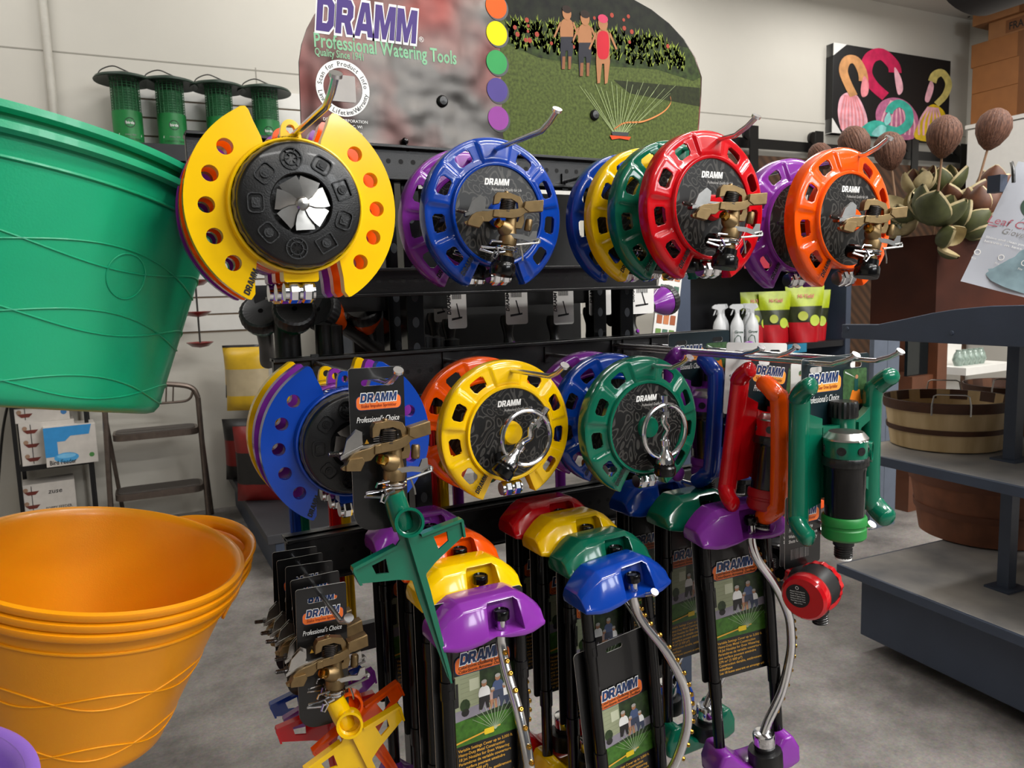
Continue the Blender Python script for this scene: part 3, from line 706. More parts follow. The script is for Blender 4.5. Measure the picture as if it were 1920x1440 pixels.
t = thing('white_shelf', 'white shelf of small potted ornaments seen through the gap by the dark post', 'shelf', (a_.x, a_.y, 0)); zz = atd(1850, 688, 5.0).z
part('shelf_board', MB().box((W_ / 2, .2, zz - .03), (W_, .4, .05)).mesh('shelf_board', SLATM), t); part('back_panel', MB().box((W_ / 2, .4, zz / 2 + .2), (W_, .03, zz + .5)).mesh('back_panel', SLATM), t)
OR1 = mat('ornament_glass', '8a9a90', .15, var=.4, scale=30)
for i in range(5):
    p = atd(1832 + i * 20, 688, 5.05)
    single('ornament', MB().lathe([(0, 0), (.025, 0), (.04, .04), (.03, .08), (.018, .1), (.02, .11), (0, .11)], 16), OR1, 'small round glass ornament in the row on the white shelf', 'ornament', 'ornaments on the white shelf', loc=(p.x, a_.y + .12, zz - .005))
# grey price panel with pictures behind the rack
a_ = atd(1258, 625, 2.6); b_ = atd(1309, 560, 2.6)
t = thing('end_panel', 'dark blue grey end panel standing behind the right end of the rack', 'panel', (a_.x, a_.y, 0))
part('board', MB().box(((b_.x - a_.x) / 2, .02, .85), (b_.x - a_.x, .03, 1.7)).mesh('board', GREYPAINT), t)
t2 = thing('picture_chart', 'leaning white chart of small plant pictures behind the purple nozzle', 'chart', atd(1222, 640, 2.2), (0, 9, 0))
g = G(.0008); g.poly(rrect(0, 0, .085, .36, .004), CARDW, 1)
rn = random.Random(3)
for j in range(8):
    for i in range(3): g.poly(rrect(.008 + i * .025, .012 + j * .043, .028 + i * .025, .04 + j * .043, .002), mat('chart_%d' % ((i * 3 + j) % 6), ['6a8a4a', 'a05a3a', 'b8a040', '4a6a5a', 'c07a50', '8a8a60'][(i * 3 + j) % 6]), 2)
part('chart_print', g.mesh('chart_print'), t2); part('stand_leg', MB().tube([(.04, .012, 0), (.04, .03, -t2.location.z + .002)], .008, 8).mesh('stand_leg', BLACKM), t2, (0, 0, 0), (0, -9, 0)); part('chart_board', MB().box((.0425, .003, .18), (.085, .004, .36)).mesh('chart_board', CARDW), t2)

# ================================================================== product builders
# ---- brass impulse head: drawn in units of 0.000214 m, z up from the base of the barrel, front = -y
U = 0.000214
def sc(pts): return [(x * U, z * U) for x, z in pts]
def head_meshes():
    h = {}
    m = MB().lathe([(0, 0), (62 * U, 0), (62 * U, 40 * U), (50 * U, 45 * U), (50 * U, 95 * U), (70 * U, 100 * U), (74 * U, 150 * U), (62 * U, 190 * U), (52 * U, 230 * U), (44 * U, 320 * U), (0, 320 * U)], 22)
    Mn = T(-30 * U, -20 * U, 215 * U) @ R(-68, 'Y') @ R(25, 'X')
    m.lathe([(0, -20 * U), (66 * U, -10 * U), (60 * U, 30 * U), (40 * U, 70 * U), (0, 70 * U)], 16, M=Mn)
    h['barrel'] = (m.mesh('barrel', BRONZE), 0)
    m = MB().lathe([(0, 66 * U), (34 * U, 66 * U), (36 * U, 110 * U), (20 * U, 112 * U), (18 * U, 90 * U), (0, 88 * U)], 8, M=Mn)
    h['nozzle'] = (m.mesh('nozzle', BRASS), 0)
    h['brass_ring'] = (MB().lathe([(0, 2 * U), (56 * U, 2 * U), (56 * U, 22 * U), (0, 22 * U)], 18, M=T(0, 0, 48 * U)).mesh('brass_ring', BRASS), 0)
    outl = [(-165, 385), (-122, 400), (-112, 440), (-30, 452), (22, 432), (52, 330), (48, 292), (10, 272), (20, 236), (88, 245), (100, 300), (64, 440), (34, 484), (-60, 498), (-152, 482), (-168, 450)]
    h['bridge'] = (MB().prism(sc(outl), -30 * U, 34 * U).lathe([(0, 0), (20 * U, 0), (16 * U, 14 * U), (0, 16 * U)], 12, M=T(-75 * U, 0, 494 * U)).mesh('bridge', BRONZE), 3 * U)
    m = MB().lathe([(0, 340 * U), (48 * U, 340 * U), (48 * U, 445 * U), (0, 445 * U)], 16, M=T(-50 * U, 0, 0))
    for i in range(7): m.tube([(-50 * U + 54 * U * math.cos(q), 54 * U * math.sin(q), (352 + i * 13) * U) for q in [2 * PI * k / 18 for k in range(18)]], 6.5 * U, 6, closed=True)
    m.lathe([(0, 318 * U), (40 * U, 318 * U), (40 * U, 342 * U), (0, 342 * U)], 14, M=T(-30 * U, 0, 0))
    h['spring'] = (m.mesh('spring', DARKSTEEL), 0)
    arm = [(-366, 190), (-372, 205), (-345, 222), (-327, 262), (-292, 296), (-251, 310), (-196, 322), (-154, 345), (-72, 359), (11, 380), (66, 405), (70, 452), (214, 494), (226, 404), (92, 368), (62, 332), (0, 306), (-72, 297), (-150, 280), (-180, 244), (-226, 236), (-250, 180), (-345, 184)]
    m = MB().prism(sc(arm), -58 * U, -22 * U)
    m.prism(sc([(70, 400), (72, 450), (215, 492), (226, 406), (120, 378)]), -66 * U, 26 * U)
    m.prism(sc([(-345, 186), (-345, 222), (-327, 258), (-240, 270), (-226, 238), (-250, 182)]), -78 * U, -6 * U); m.prism(sc([(-160, 286), (-160, 340), (-120, 350), (-110, 292)]), -70 * U, -10 * U)
    h['impact_arm'] = (m.mesh('impact_arm', BRONZE), 3 * U)
    pl = [(-368, 262), (-352, 300), (-336, 372), (-280, 432), (-238, 412), (-232, 330), (-300, 290), (-335, 258)]
    m = MB().prism(sc(pl), -30 * U, -22 * U).prism(sc([(x + 14, z + 8) for x, z in pl]), 10 * U, 17 * U)
    m.prism(sc([(-370, 250), (-372, 275), (-240, 335), (-60, 360), (-60, 345), (-240, 318)]), -34 * U, -14 * U)
    h['deflector'] = (m.mesh('deflector', STEEL), 0)
    m = MB().lathe([(0, -60 * U), (20 * U, -60 * U), (20 * U, 30 * U), (0, 30 * U)], 10, M=T(-350 * U, 0, 272 * U) @ R(90, 'X'))
    for i in range(6): m.tube([(x, y, z) for x, y, z in [((-380 - i * 10) * U, 14 * U * math.cos(q), 285 * U + 14 * U * math.sin(q)) for q in [2 * PI * k / 10 for k in range(10)]]], 4 * U, 5, closed=True)
    m.tube([(-330 * U, 0, 285 * U), (-440 * U, 0, 285 * U)], 12 * U, 8)
    h['adjusting_screw'] = (m.mesh('adjusting_screw', DARKSTEEL), 0)
    m = MB().lathe([(0, 238 * U), (26 * U, 238 * U), (30 * U, 250 * U), (30 * U, 318 * U), (24 * U, 330 * U), (0, 330 * U)], 14, M=T(140 * U, -10 * U, 0))
    h['trip_post'] = (m.mesh('trip_post', BRONZE), 0)
    m = MB().prism(sc([(-20, 152), (-14, 186), (90, 196), (150, 190), (168, 238), (205, 246), (212, 190), (176, 150), (100, 160)]), -66 * U, -52 * U)
    m.tube([(60 * U, -70 * U, 110 * U), (150 * U, -72 * U, 135 * U), (235 * U, -70 * U, 160 * U), (232 * U, -60 * U, 190 * U), (170 * U, -60 * U, 165 * U)], 9 * U, 7)
    m.lathe([(0, -92 * U), (20 * U, -92 * U), (20 * U, -40 * U), (0, -40 * U)], 10, M=T(232 * U, 20 * U, 172 * U) @ R(90, 'X') @ T(0, 0, 120 * U))
    m.tube([(100 * U, -40 * U, 110 * U), (128 * U, -46 * U, 40 * U), (136 * U, -46 * U, 0)], 7 * U, 6)
    h['trip_lever'] = (m.mesh('trip_lever', STEEL), 0)
    m = MB()
    for zz in (62, 84): m.tube([(78 * U * math.cos(q), 78 * U * math.sin(q), zz * U + 6 * U * math.sin(q + 1)) for q in [2 * PI * k / 20 for k in range(20)]], 9 * U, 6, closed=True)
    m.tube([(-40 * U, -70 * U, 66 * U), (-120 * U, -80 * U, 48 * U), (-212 * U, -84 * U, 40 * U), (-222 * U, -84 * U, 18 * U), (-120 * U, -84 * U, 8 * U), (-20 * U, -72 * U, 40 * U)], 9 * U, 7)
    m.tube([(-60 * U, -76 * U, 110 * U), (-140 * U, -84 * U, 100 * U), (-150 * U, -84 * U, 70 * U)], 8 * U, 7)
    m.tube([(-100 * U, -88 * U, 60 * U), (-70 * U, -96 * U, 20 * U), (-95 * U, -96 * U, -30 * U), (-120 * U, -96 * U, -20 * U), (-104 * U, -92 * U, 30 * U)], 8 * U, 7)
    h['wire_clip'] = (m.mesh('wire_clip', CHROME), 0)
    return h
HEADM = head_meshes()
def add_head(parent, loc, rot=(0, 0, 0), scale=1.0):
    o = part('impulse_head', HEADM['barrel'][0], parent, loc, rot); o.scale = (scale,) * 3
    for k, (me, bv) in HEADM.items():
        if k != 'barrel': part(k, me, o, bevel=bv)
    return o

# ---- ring shaped sprinkler base with trapezoid windows
def ring_base_mesh():
    win = [90 + s * a for s in (-1, 1) for a in (32, 65, 98, 130)]
    a_end = 155
    ths = set()
    a = 90 - a_end
    while a <= 90 + a_end + .01: ths.add(round(a, 2)); a += 2.5
    for w in win:
        for d in (-8, -6, 6, 8): ths.add(round(w + d, 2))
    for c_ in (15, 48.5, 81.5, 114, 146):
        for sg_ in (-1, 1):
            for d in (-1.4, 0, 1.4): ths.add(round(90 + sg_ * c_ + d, 2))
    ths = sorted(ths); cl = [ths[0]]
    for t_ in ths[1:]:
        if t_ - cl[-1] > .7: cl.append(t_)
        elif any(abs(t_ - (w + d)) < .02 for w in win for d in (-8, -6, 6, 8)): cl[-1] = t_
    ths = cl
    rs = [.0835, .0875, .0925, .0965, .1085, .1125, .117, .1215, .1243, .125, .125, .122]
    cre = [15, 48.5, 81.5, 114, 146]
    def lev(th):
        a = abs(th - 90); v = 0
        for i, c in enumerate(cre):
            t_ = min(max((a - (c - 1.4)) / 2.8, 0), 1); v += (1 if i % 2 == 0 else -1) * t_
        return v, math.exp(-(min(abs(a - c) for c in cre) / 1.2) ** 2)
    def yv(i, th):
        r = rs[i]
        if i >= 10: return (.022 if i == 10 else .0235)
        if i == 9: return .004
        if i == 8: return .0005
        base = -.0075 + (r - .0835) / (.1215 - .0835) * .006
        k, rg = lev(th)
        bump = min(1, min(r - .0835, .1225 - r) / .0045) if .0835 < r < .1225 else 0
        return base + (-.0022 + .0040 * k - .0012 * rg) * bump
    vs = []; idx = {}
    for j, th in enumerate(ths):
        for i, r in enumerate(rs):
            idx[j, i] = len(vs); c = math.cos(th * D2R); s = math.sin(th * D2R)
            vs.append((r * c, yv(i, th), r * s))
    fs = []
    for j in range(len(ths) - 1):
        for i in range(len(rs) - 1):
            q = [idx[j, i], idx[j, i + 1], idx[j + 1, i + 1], idx[j + 1, i]]
            mid = (ths[j] + ths[j + 1]) / 2; d = min((mid - w for w in win), key=abs)
            if 2 <= i <= 4 and abs(d) < 8:
                cor = abs(d) > 6
                if cor and i == 2: fs.append((q[0], q[3], q[1]) if d > 0 and False else ((q[0], q[1], q[3]) if d < 0 else (q[0], q[2], q[3]))); continue
                if cor and i == 4: fs.append((q[1], q[2], q[0]) if d < 0 else (q[1], q[2], q[3])); continue
                continue
            fs.append(tuple(q))
    # end walls
    for j, flip in ((0, False), (len(ths) - 1, True)):
        o = len(vs)
        for i in range(10): vs.append((vs[idx[j, i]][0], .020, vs[idx[j, i]][2]))
        for i in range(9):
            q = (idx[j, i], o + i, o + i + 1, idx[j, i + 1]); fs.append(q if not flip else tuple(reversed(q)))
    m = MB().add(vs, fs)
    me = m.mesh('ring_base', gloss('blue'))
    bm = bmesh.new(); bm.from_mesh(me); bmesh.ops.remove_doubles(bm, verts=bm.verts, dist=1e-6); bmesh.ops.recalc_face_normals(bm, faces=bm.faces)
    f0 = max(bm.faces, key=lambda f: -f.calc_center_median().y)
    if f0.normal.y > 0: bmesh.ops.reverse_faces(bm, faces=bm.faces)
    bm.to_mesh(me); bm.free()
    def mods(o):
        md = o.modifiers.new('s', 'SOLIDIFY'); md.thickness = .0028; md.offset = -1
        md = o.modifiers.new('b', 'BEVEL'); md.width = .0012; md.segments = 2; md.limit_method = 'ANGLE'; md.angle_limit = 50 * D2R
    me = bake(me, mods); me.shade_smooth(); me.set_sharp_from_angle(angle=45 * D2R)
    return me
RINGM = ring_base_mesh()
HUBM = MB().lathe([(0, -.014), (.0835, -.014), (.0842, .004), (.0838, .0125), (.0825, .0142), (.0805, .0145), (.0785, .0138), (.078, .011), (0, .011)], 64, M=TOFRONT).mesh('hub', gloss('blue'))
PAIS = bpy.data.materials.new('paisley_print'); PAIS.use_nodes = True
def build_paisley():
    nt = PAIS.node_tree; b = nt.nodes['Principled BSDF']; tc = nt.nodes.new('ShaderNodeTexCoord')
    n = nt.nodes.new('ShaderNodeTexNoise'); n.inputs['Scale'].default_value = 14; n.inputs['Detail'].default_value = 1
    nt.links.new(tc.outputs['Object'], n.inputs['Vector'])
    v = nt.nodes.new('ShaderNodeVectorMath'); v.operation = 'MULTIPLY_ADD'; v.inputs[1].default_value = (.09, .09, .09)
    nt.links.new(n.outputs['Color'], v.inputs[0]); nt.links.new(tc.outputs['Object'], v.inputs[2])
    vo = nt.nodes.new('ShaderNodeTexVoronoi'); vo.inputs['Scale'].default_value = 52; nt.links.new(v.outputs[0], vo.inputs['Vector'])
    mu = nt.nodes.new('ShaderNodeMath'); mu.operation = 'MULTIPLY'; mu.inputs[1].default_value = 19; nt.links.new(vo.outputs['Distance'], mu.inputs[0])
    si = nt.nodes.new('ShaderNodeMath'); si.operation = 'SINE'; nt.links.new(mu.outputs[0], si.inputs[0])
    r = nt.nodes.new('ShaderNodeValToRGB'); e = r.color_ramp.elements; e[0].position = .5; e[0].color = lin('090909') + (1,); e[1].position = .7; e[1].color = lin('403e3b') + (1,)
    nt.links.new(si.outputs[0], r.inputs['Fac']); nt.links.new(r.outputs['Color'], b.inputs['Base Color'])
    b.inputs['Roughness'].default_value = .38
build_paisley()
def face_print():
    g = G()
    vs, fs = [(0, 0, 0)], []
    n = 56; o = [(.0776 * math.cos(2 * PI * i / n), 0, .0776 * math.sin(2 * PI * i / n)) for i in range(n)]
    g.mb.add([(0, -.0001, 0)] + o, [(0, 1 + i, 1 + (i + 1) % n) for i in range(n)], g.mi(PAIS))
    logo(g, -.024, .047, .046, .0105, WHITE, 2)
    g.text('Professional Quality for Life', -.012, .038, .0048, mat('print_silver', 'b8b6b2'), 2, .35, .0, width=.056)
    return g.mesh('face_plate')
FACEM = face_print()
STUBM = MB().lathe([(0, .010), (.0215, .010), (.021, .013), (.019, .019), (.017, .021), (0, .021)], 24, M=TOFRONT).mesh('stub', gloss('blue'))
def coupling_mesh():
    m = MB()
    for y0 in (-.015, .002): m.lathe([(0, y0), (.0135, y0), (.0148, y0 + .002), (.0148, y0 + .010), (.0135, y0 + .0125), (0, y0 + .0125)], 8, M=R(90, 'Y'))
    m.lathe([(0, -.02), (.0115, -.02), (.0115, .018), (0, .018)], 16, M=R(90, 'Y'))
    return m.mesh('hose_coupling', CHROME, 25)
COUPM = coupling_mesh()
ELBM = MB().lathe([(0, 0), (.019, 0), (.0205, .003), (.0205, .016), (.0185, .02), (.0165, .021), (.0165, .03), (0, .03)], 22).tube(smooth_path([(0, .0, .022), (0, .004, .034), (0, .02, .044), (0, .04, .048)], 4), .0125, 12).mesh('swivel_elbow', BLACKG)
def leg_print():
    g = G(.0003); th = 236.5
    c = (.1035 * math.cos(th * D2R), .1035 * math.sin(th * D2R))
    logo(g, c[0] - .0215 * math.cos(58 * D2R) + .003, c[1] - .0215 * math.sin(58 * D2R) + .006, .036, .0085, INK, 1, rot=57)
    return g.mesh('leg_lettering')
LEGPM = leg_print()
WHIRLM = {}
def whirl_meshes():
    w = {}
    w['black_coupling'] = MB().lathe([(0, 0), (.0175, 0), (.019, .003), (.019, .014), (.0165, .017), (.0165, .022), (0, .022)], 22, rmod=None).tube(smooth_path([(0, .0, .014), (0, .012, .018), (0, .034, .03)], 4), .0125, 12).mesh('black_coupling', BLACKG)
    m = MB().lathe([(0, .021), (.0165, .021), (.0165, .026), (.014, .034), (.0075, .044), (.007, .052), (.0085, .053), (.0085, .062), (.006, .064), (.0045, .072), (0, .072)], 18)
    m.tube(smooth_path([(0, 0, .07), (.003, -.004, .082), (-.005, -.004, .095), (0, 0, .104)], 5), [.0048] * 16, 9, flat=1.6)
    m.box((0, 0, .107), (.012, .01, .011)); m.lathe([(0, .112), (.0042, .112), (.0042, .126), (.0052, .127), (.0055, .14), (0, .14)], 10)
    w['spinner_stem'] = m.mesh('spinner_stem', CHROME)
    R_ = .046
    m = MB().tube([(R_ * math.cos(q), 0, .078 + R_ * math.sin(q)) for q in [2 * PI * k / 48 for k in range(48)]], .0043, 10, closed=True)
    w['ring'] = m.mesh('ring', CHROME); return w
WHM = whirl_meshes()
def ring_sprinkler(color, label, head, loc, rot=(0, 0, 0), group=None, tilt=None):
    t = thing('ring_sprinkler', label, 'sprinkler', loc, rot, group)
    rb = part('ring_base', recolour('ring' + color, RINGM, gloss(color)), t)
    part('hub', recolour('hub' + color, HUBM, gloss(color)), t)
    fp = part('face_plate', FACEM, t, (0, -.0113, 0), label='black face plate with swirl print and white lettering')
    part('leg_lettering', LEGPM, t, (0, -.0108, 0))
    part('center_stub', recolour('stub' + color, STUBM, gloss(color)), t)
    part('hose_coupling', COUPM, t, (.004, .002, -.099))
    if head == 'impulse':
        e = part('swivel_elbow', ELBM, t, (-.0245, -.062, -.100), (0, 12, 0))
        add_head(t, (-.018, -.062, -.072), (0, 12, -16), .93)
    elif head == 'whirl':
        rx = tilt or (0, 0, 0); oz = -.088
        M_ = Matrix.Rotation(rx[1] * D2R, 4, 'Y'); cpos = Vector((.006, -.052, -.005)); b = cpos - (M_ @ Vector((0, 0, .075)))
        o = part('spinner_stem', WHM['spinner_stem'], t, b, rx); part('black_coupling', WHM['black_coupling'], o); part('ring', WHM['ring'], o)
    return t

# ---- turret sprinkler: two wings with five holes, black pattern dial, silver blades
def turret_wing(side):
    Ro, Ri = .131, .0795
    top = 62 if side > 0 else 118; bot = -61 if side > 0 else 241
    if side > 0: outer = arc(0, 0, Ro, -60, 60, 30); inner = arc(0, 0, Ri, 52, -52, 22)
    else: outer = arc(0, 0, Ro, 120, 240, 30); inner = arc(0, 0, Ri, 232, 128, 22)
    s = side
    # tips run on as rounded horns at the top, square cut feet at the bottom
    if side > 0: lp = outer + [(.059, .1178), (.053, .1185), (.0495, .1145), (.0455, .103), (.037, .084), (.034, .071)] + inner + [(.052, -.0675), (.0555, -.088), (.0565, -.1075), (.0615, -.1145)]
    else: lp = outer + [(-.0615, -.1145), (-.0565, -.1075), (-.0555, -.088), (-.052, -.0675)] + inner + [(-.034, .071), (-.037, .084), (-.0455, .103), (-.0495, .1145), (-.053, .1185), (-.059, .1178)]
    holes = [circ(.1055 * math.cos(a * D2R), .1055 * math.sin(a * D2R), .0098, 20) for a in [(0 if s > 0 else 180) + d for d in (-41, -20.5, 0, 20.5, 41)]]
    return MB().prism([lp] + holes, -.006, .011)
def turret_body():
    m = turret_wing(1); w2 = turret_wing(-1); m.add(w2.v, w2.f)
    m.lathe([(0, -.016), (.0835, -.016), (.0845, .006), (.083, .0175), (.081, .0185), (.0795, .0175), (.079, .008), (0, .008)], 64, M=TOFRONT)
    tab = [(-.0155, .06), (.0155, .06), (.0125, .093)] + arc(0, .096, .0115, 0, 180, 10)[1:-1] + [(-.0125, .093)]
    m.prism([tab, circ(0, .0955, .0055, 16)], -.003, .006)
    m.prism(rrect(-.022, -.094, .022, -.07, .004), -.012, .012)
    return m.mesh('body', gloss('yellow'))
TBODY = turret_body()
def dial_meshes():
    d = {}
    m = MB().lathe([(0, .014), (.0785, .014), (.0785, .021), (.0765, .0255), (.074, .026), (0, .026)], 60, M=TOFRONT, rmod=lambda a: 1 + .006 * math.cos(a * 30))
    d['gear_ring'] = m.mesh('gear_ring', mat('smoke_plastic', '4a463c', .15, 0, .5))
    m = MB().lathe([(0, .024), (.075, .024), (.0755, .032), (.0735, .036), (.071, .0375), (.038, .0385), (.0365, .037), (.036, .0285), (0, .028)], 72, M=TOFRONT, rmod=None)
    d['pattern_dial'] = m.mesh('pattern_dial', BLACKP)
    # embossed pattern outlets around the dial
    m = MB(); rr = .0545; k = 0
    for i in range(9):
        a = 100 - i * 40; cx, cz = rr * math.cos(a * D2R), rr * math.sin(a * D2R); Mx = T(cx, 0, cz) @ R(-a + 90, 'Y')
        y0, y1 = -.0402, -.037
        if i in (0, 5):
            m.prism([circ(0, 0, .0135, 22), circ(0, 0, .0118, 22)], y0, y1, M=Mx); m.prism([circ(0, 0, .0085, 18), circ(0, 0, .007, 18)], y0, y1, M=Mx)
            for q in range(6): m.prism([(.003 * math.cos(q * 1.047 - .06), .003 * math.sin(q * 1.047 - .06)), (.0115 * math.cos(q * 1.047 - .05), .0115 * math.sin(q * 1.047 - .05)), (.0115 * math.cos(q * 1.047 + .05), .0115 * math.sin(q * 1.047 + .05))], y0, y1, M=Mx)
        else:
            o_ = rrect(-.012, -.010, .012, .010, .002 if i in (2, 4) else .006); i_ = rrect(-.0105, -.0085, .0105, .0085, .0015 if i in (2, 4) else .005)
            m.prism([o_, i_], y0, y1, M=Mx); m.prism(rrect(-.006, -.005, .006, .005, .002) if i % 2 else circ(0, 0, .0058, 16), y0, y1, M=Mx)
            m.prism(circ(0, 0, .0032, 12), y0 - .001, y1, M=Mx)
    d['pattern_outlets'] = m.mesh('pattern_outlets', BLACKP)
    m = MB()
    for i in range(7):
        a = i * 2 * PI / 7 + .3; vs = []
        for r_, hw in ((.006, .0035), (.014, .0085), (.024, .0115), (.0315, .012)):
            for u, dy in ((-1, -.0012), (0, 0), (1, .0022)):
                vs.append((r_ * math.cos(a) - u * hw * math.sin(a), -.0405 + dy, r_ * math.sin(a) + u * hw * math.cos(a)))
        m.add(vs, [(j * 3 + k_, j * 3 + k_ + 1, (j + 1) * 3 + k_ + 1, (j + 1) * 3 + k_) for j in range(3) for k_ in range(2)])
    m.lathe([(0, .036), (.0085, .036), (.0085, .0415), (.0062, .0445), (0, .0455)], 18, M=TOFRONT)
    d['spray_blades'] = m.mesh('spray_blades', STEEL)
    g = G(.0003)   # barcode sticker on the collar top
    g.poly(rrect(-.032, -.007, .032, .007, .001), WHITE, 1); rn = random.Random(4); x = -.024
    while x < .008:
        wd = rn.choice((.0006, .001, .0016)); g.poly([(x, -.004), (x + wd, -.004), (x + wd, .005), (x, .005)], INK, 2); x += wd + rn.choice((.0007, .0012))
    g.text('0 60345 10203', -.022, -.0062, .002, INK, 2).poly(rrect(.012, -.005, .03, .005, .001), GREYINK, 2)
    for i, (x, y, z) in enumerate(g.mb.v): an = x / .0848; r_ = .0849 - y; g.mb.v[i] = (r_ * math.sin(an), z - .010 + .004, r_ * math.cos(an))
    d['barcode_sticker'] = g.mesh('barcode_sticker'); return d
DIALM = dial_meshes()
def turret_leg_print():
    g = G(.0003); logo(g, -.072, -.1095, .034, .0078, INK, 1, rot=66); return g.mesh('leg_lettering')
TLEGM = turret_leg_print()
def turret(color, label, loc, rot=(0, 0, 0), group=None):
    t = thing('turret_sprinkler', label, 'sprinkler', loc, rot, group)
    part('body', recolour('turret' + color, TBODY, gloss(color)), t, bevel=.0018)
    for k, me in DIALM.items(): part(k, me, t)
    part('leg_lettering', TLEGM, t, (.008, -.0063, .0)); part('hose_coupling', COUPM, t, (.0, .002, -.106))
    return t

# ---- display hook
HOOKM = {}
def hook(L, label, loc, rot=(0, 0, 0), up=.042, r=.0042, group='chrome display hooks on the black rack'):
    k = round(L, 3)
    if k not in HOOKM:
        pts = [(0, 0, 0), (0, -L + .008, 0), (0, -L, .003)] + [(0, -L - .016, up * .45), (0, -L - .034, up)]
        HOOKM[k] = (MB().tube(pts, r, 10).mesh('wire', HOOKM_, 40), MB().lathe([(0, 0), (r * 1.7, 0), (r * 1.7, .004), (0, .004)], 14, M=T(0, -L - .034, up) @ R(38, 'X')).mesh('tip', HOOKM_), MB().box((0, .004, 0), (.014, .006, .034)).mesh('bracket', BLACKM))
    t = thing('display_hook', label, 'hook', loc, rot, group)
    for n_, me in zip(('wire', 'tip', 'bracket'), HOOKM[k]): part(n_, me, t)
    return t

# ---- stake with impulse head on a black hang card
def stake_mesh():
    m = MB()
    m.lathe([(0, -.052), (.0155, -.052), (.0165, -.03), (.0155, .0), (.0145, .004), (0, .004)], 20)
    m.lathe([(0, -.062), (.006, -.062), (.0135, -.045), (0, -.045)], 12)
    m.lathe([(.0125, -.012), (.0185, -.012), (.021, .012), (.021, .019), (.0172, .019), (.0165, .008), (.0165, -.004), (0, -.006)], 22, M=T(.006, -.012, -.042) @ R(-12, 'Z') @ R(76, 'X'))
    for i in range(3): m.tube([(.0166 * math.cos(q), .0166 * math.sin(q), .004 + i * .004) for q in [2 * PI * k / 18 for k in range(18)]], .0008, 5, closed=True, M=T(.006, -.012, -.042) @ R(-12, 'Z') @ R(76, 'X'))
    for s in (-1, 1):
        lp = [(s * .004, -.062), (s * .02, -.074), (s * .086, -.078), (s * .088, -.083), (s * .084, -.102), (s * .03, -.122), (s * .012, -.132), (s * .004, -.15)]
        hl = [(s * .038, -.084), (s * .06, -.085), (s * .058, -.100), (s * .040, -.106)]
        m.prism([lp, hl], -.0018, .0018)
        m.prism([(s * .02, -.0705), (s * .086, -.0745), (s * .088, -.079), (s * .02, -.075)], -.007, .007)   # top flange
        m.prism([(s * .084, -.079), (s * .088, -.079), (s * .0845, -.104), (s * .081, -.104)], -.006, .006)
    m.prism([(-.011, -.055), (.011, -.055), (.0105, -.16), (.0035, -.30), (0, -.315), (-.0035, -.30), (-.0105, -.16)], -.0016, .0016)
    m.prism([(-.011, -.055), (.011, -.055), (.0105, -.16), (.0035, -.30), (0, -.315), (-.0035, -.30), (-.0105, -.16)], -.0016, .0016, M=R(90, 'Z'))
    return m.mesh('stake', gloss('green'))
STAKEM = stake_mesh()
def stake_card():
    w, zt, zb = .082, .115, -.122
    out = rrect(-w / 2, zb, w / 2, zt, .004)
    out = arc(w / 2 - .004, zt - .004, .004, 0, 90, 3) + arc(-w / 2 + .004, zt - .004, .004, 90, 180, 3) + arc(-w / 2 + .03, zb + .03, .03, 180, 270, 6) + arc(w / 2 - .03, zb + .03, .03, 270, 360, 6)
    slot = rrect(-.023, zt - .026, .026, zt - .017, .0044)
    m = MB().prism([out, slot], -.0006, .0006, 0, smi=1).mesh('hang_card', [CARDK, CARDEDGE], 30)
    g = G()
    badge(g, -.031, zt - .060, .066, 'Stake Impulse Sprinkler', 1)
    g.text("Professional's Choice", -.032, zt - .078, .0085, WHITE, 1, .3, .0, width=.064)
    g.poly([(-.021, .006), (-.0145, .006), (-.01775, .0125)], YINK, 1)
    for i in range(6): g.poly([(-.008, .024 - i * .0032), (.03 - .004 * (i % 3), .024 - i * .0032), (.03 - .004 * (i % 3), .0252 - i * .0032), (-.008, .0252 - i * .0032)], GREYINK, 1)
    g.text('WARNING', -.008, .0285, .003, WHITE, 1, bold=.02)
    return m, g.mesh('card_print')
SCARD = stake_card()
def stake_sprinkler(color, label, loc, rot=(0, 0, 0), lean=14, headrot=(0, 3, 0), group=None, stake_yaw=0):
    """origin: the hook slot of the card"""
    t = thing('stake_sprinkler', label, 'sprinkler', loc, rot, group)
    c = part('hang_card', SCARD[0], t, (0, 0, -.094)); part('card_print', SCARD[1], c, (0, -.0007, 0))
    hz = -.094 - .064
    add_head(t, (.008, -.034, hz), headrot)
    part('stake', recolour('stake' + color, STAKEM, gloss(color)), t, (.008, -.034, hz), (0, -lean, stake_yaw))
    return t

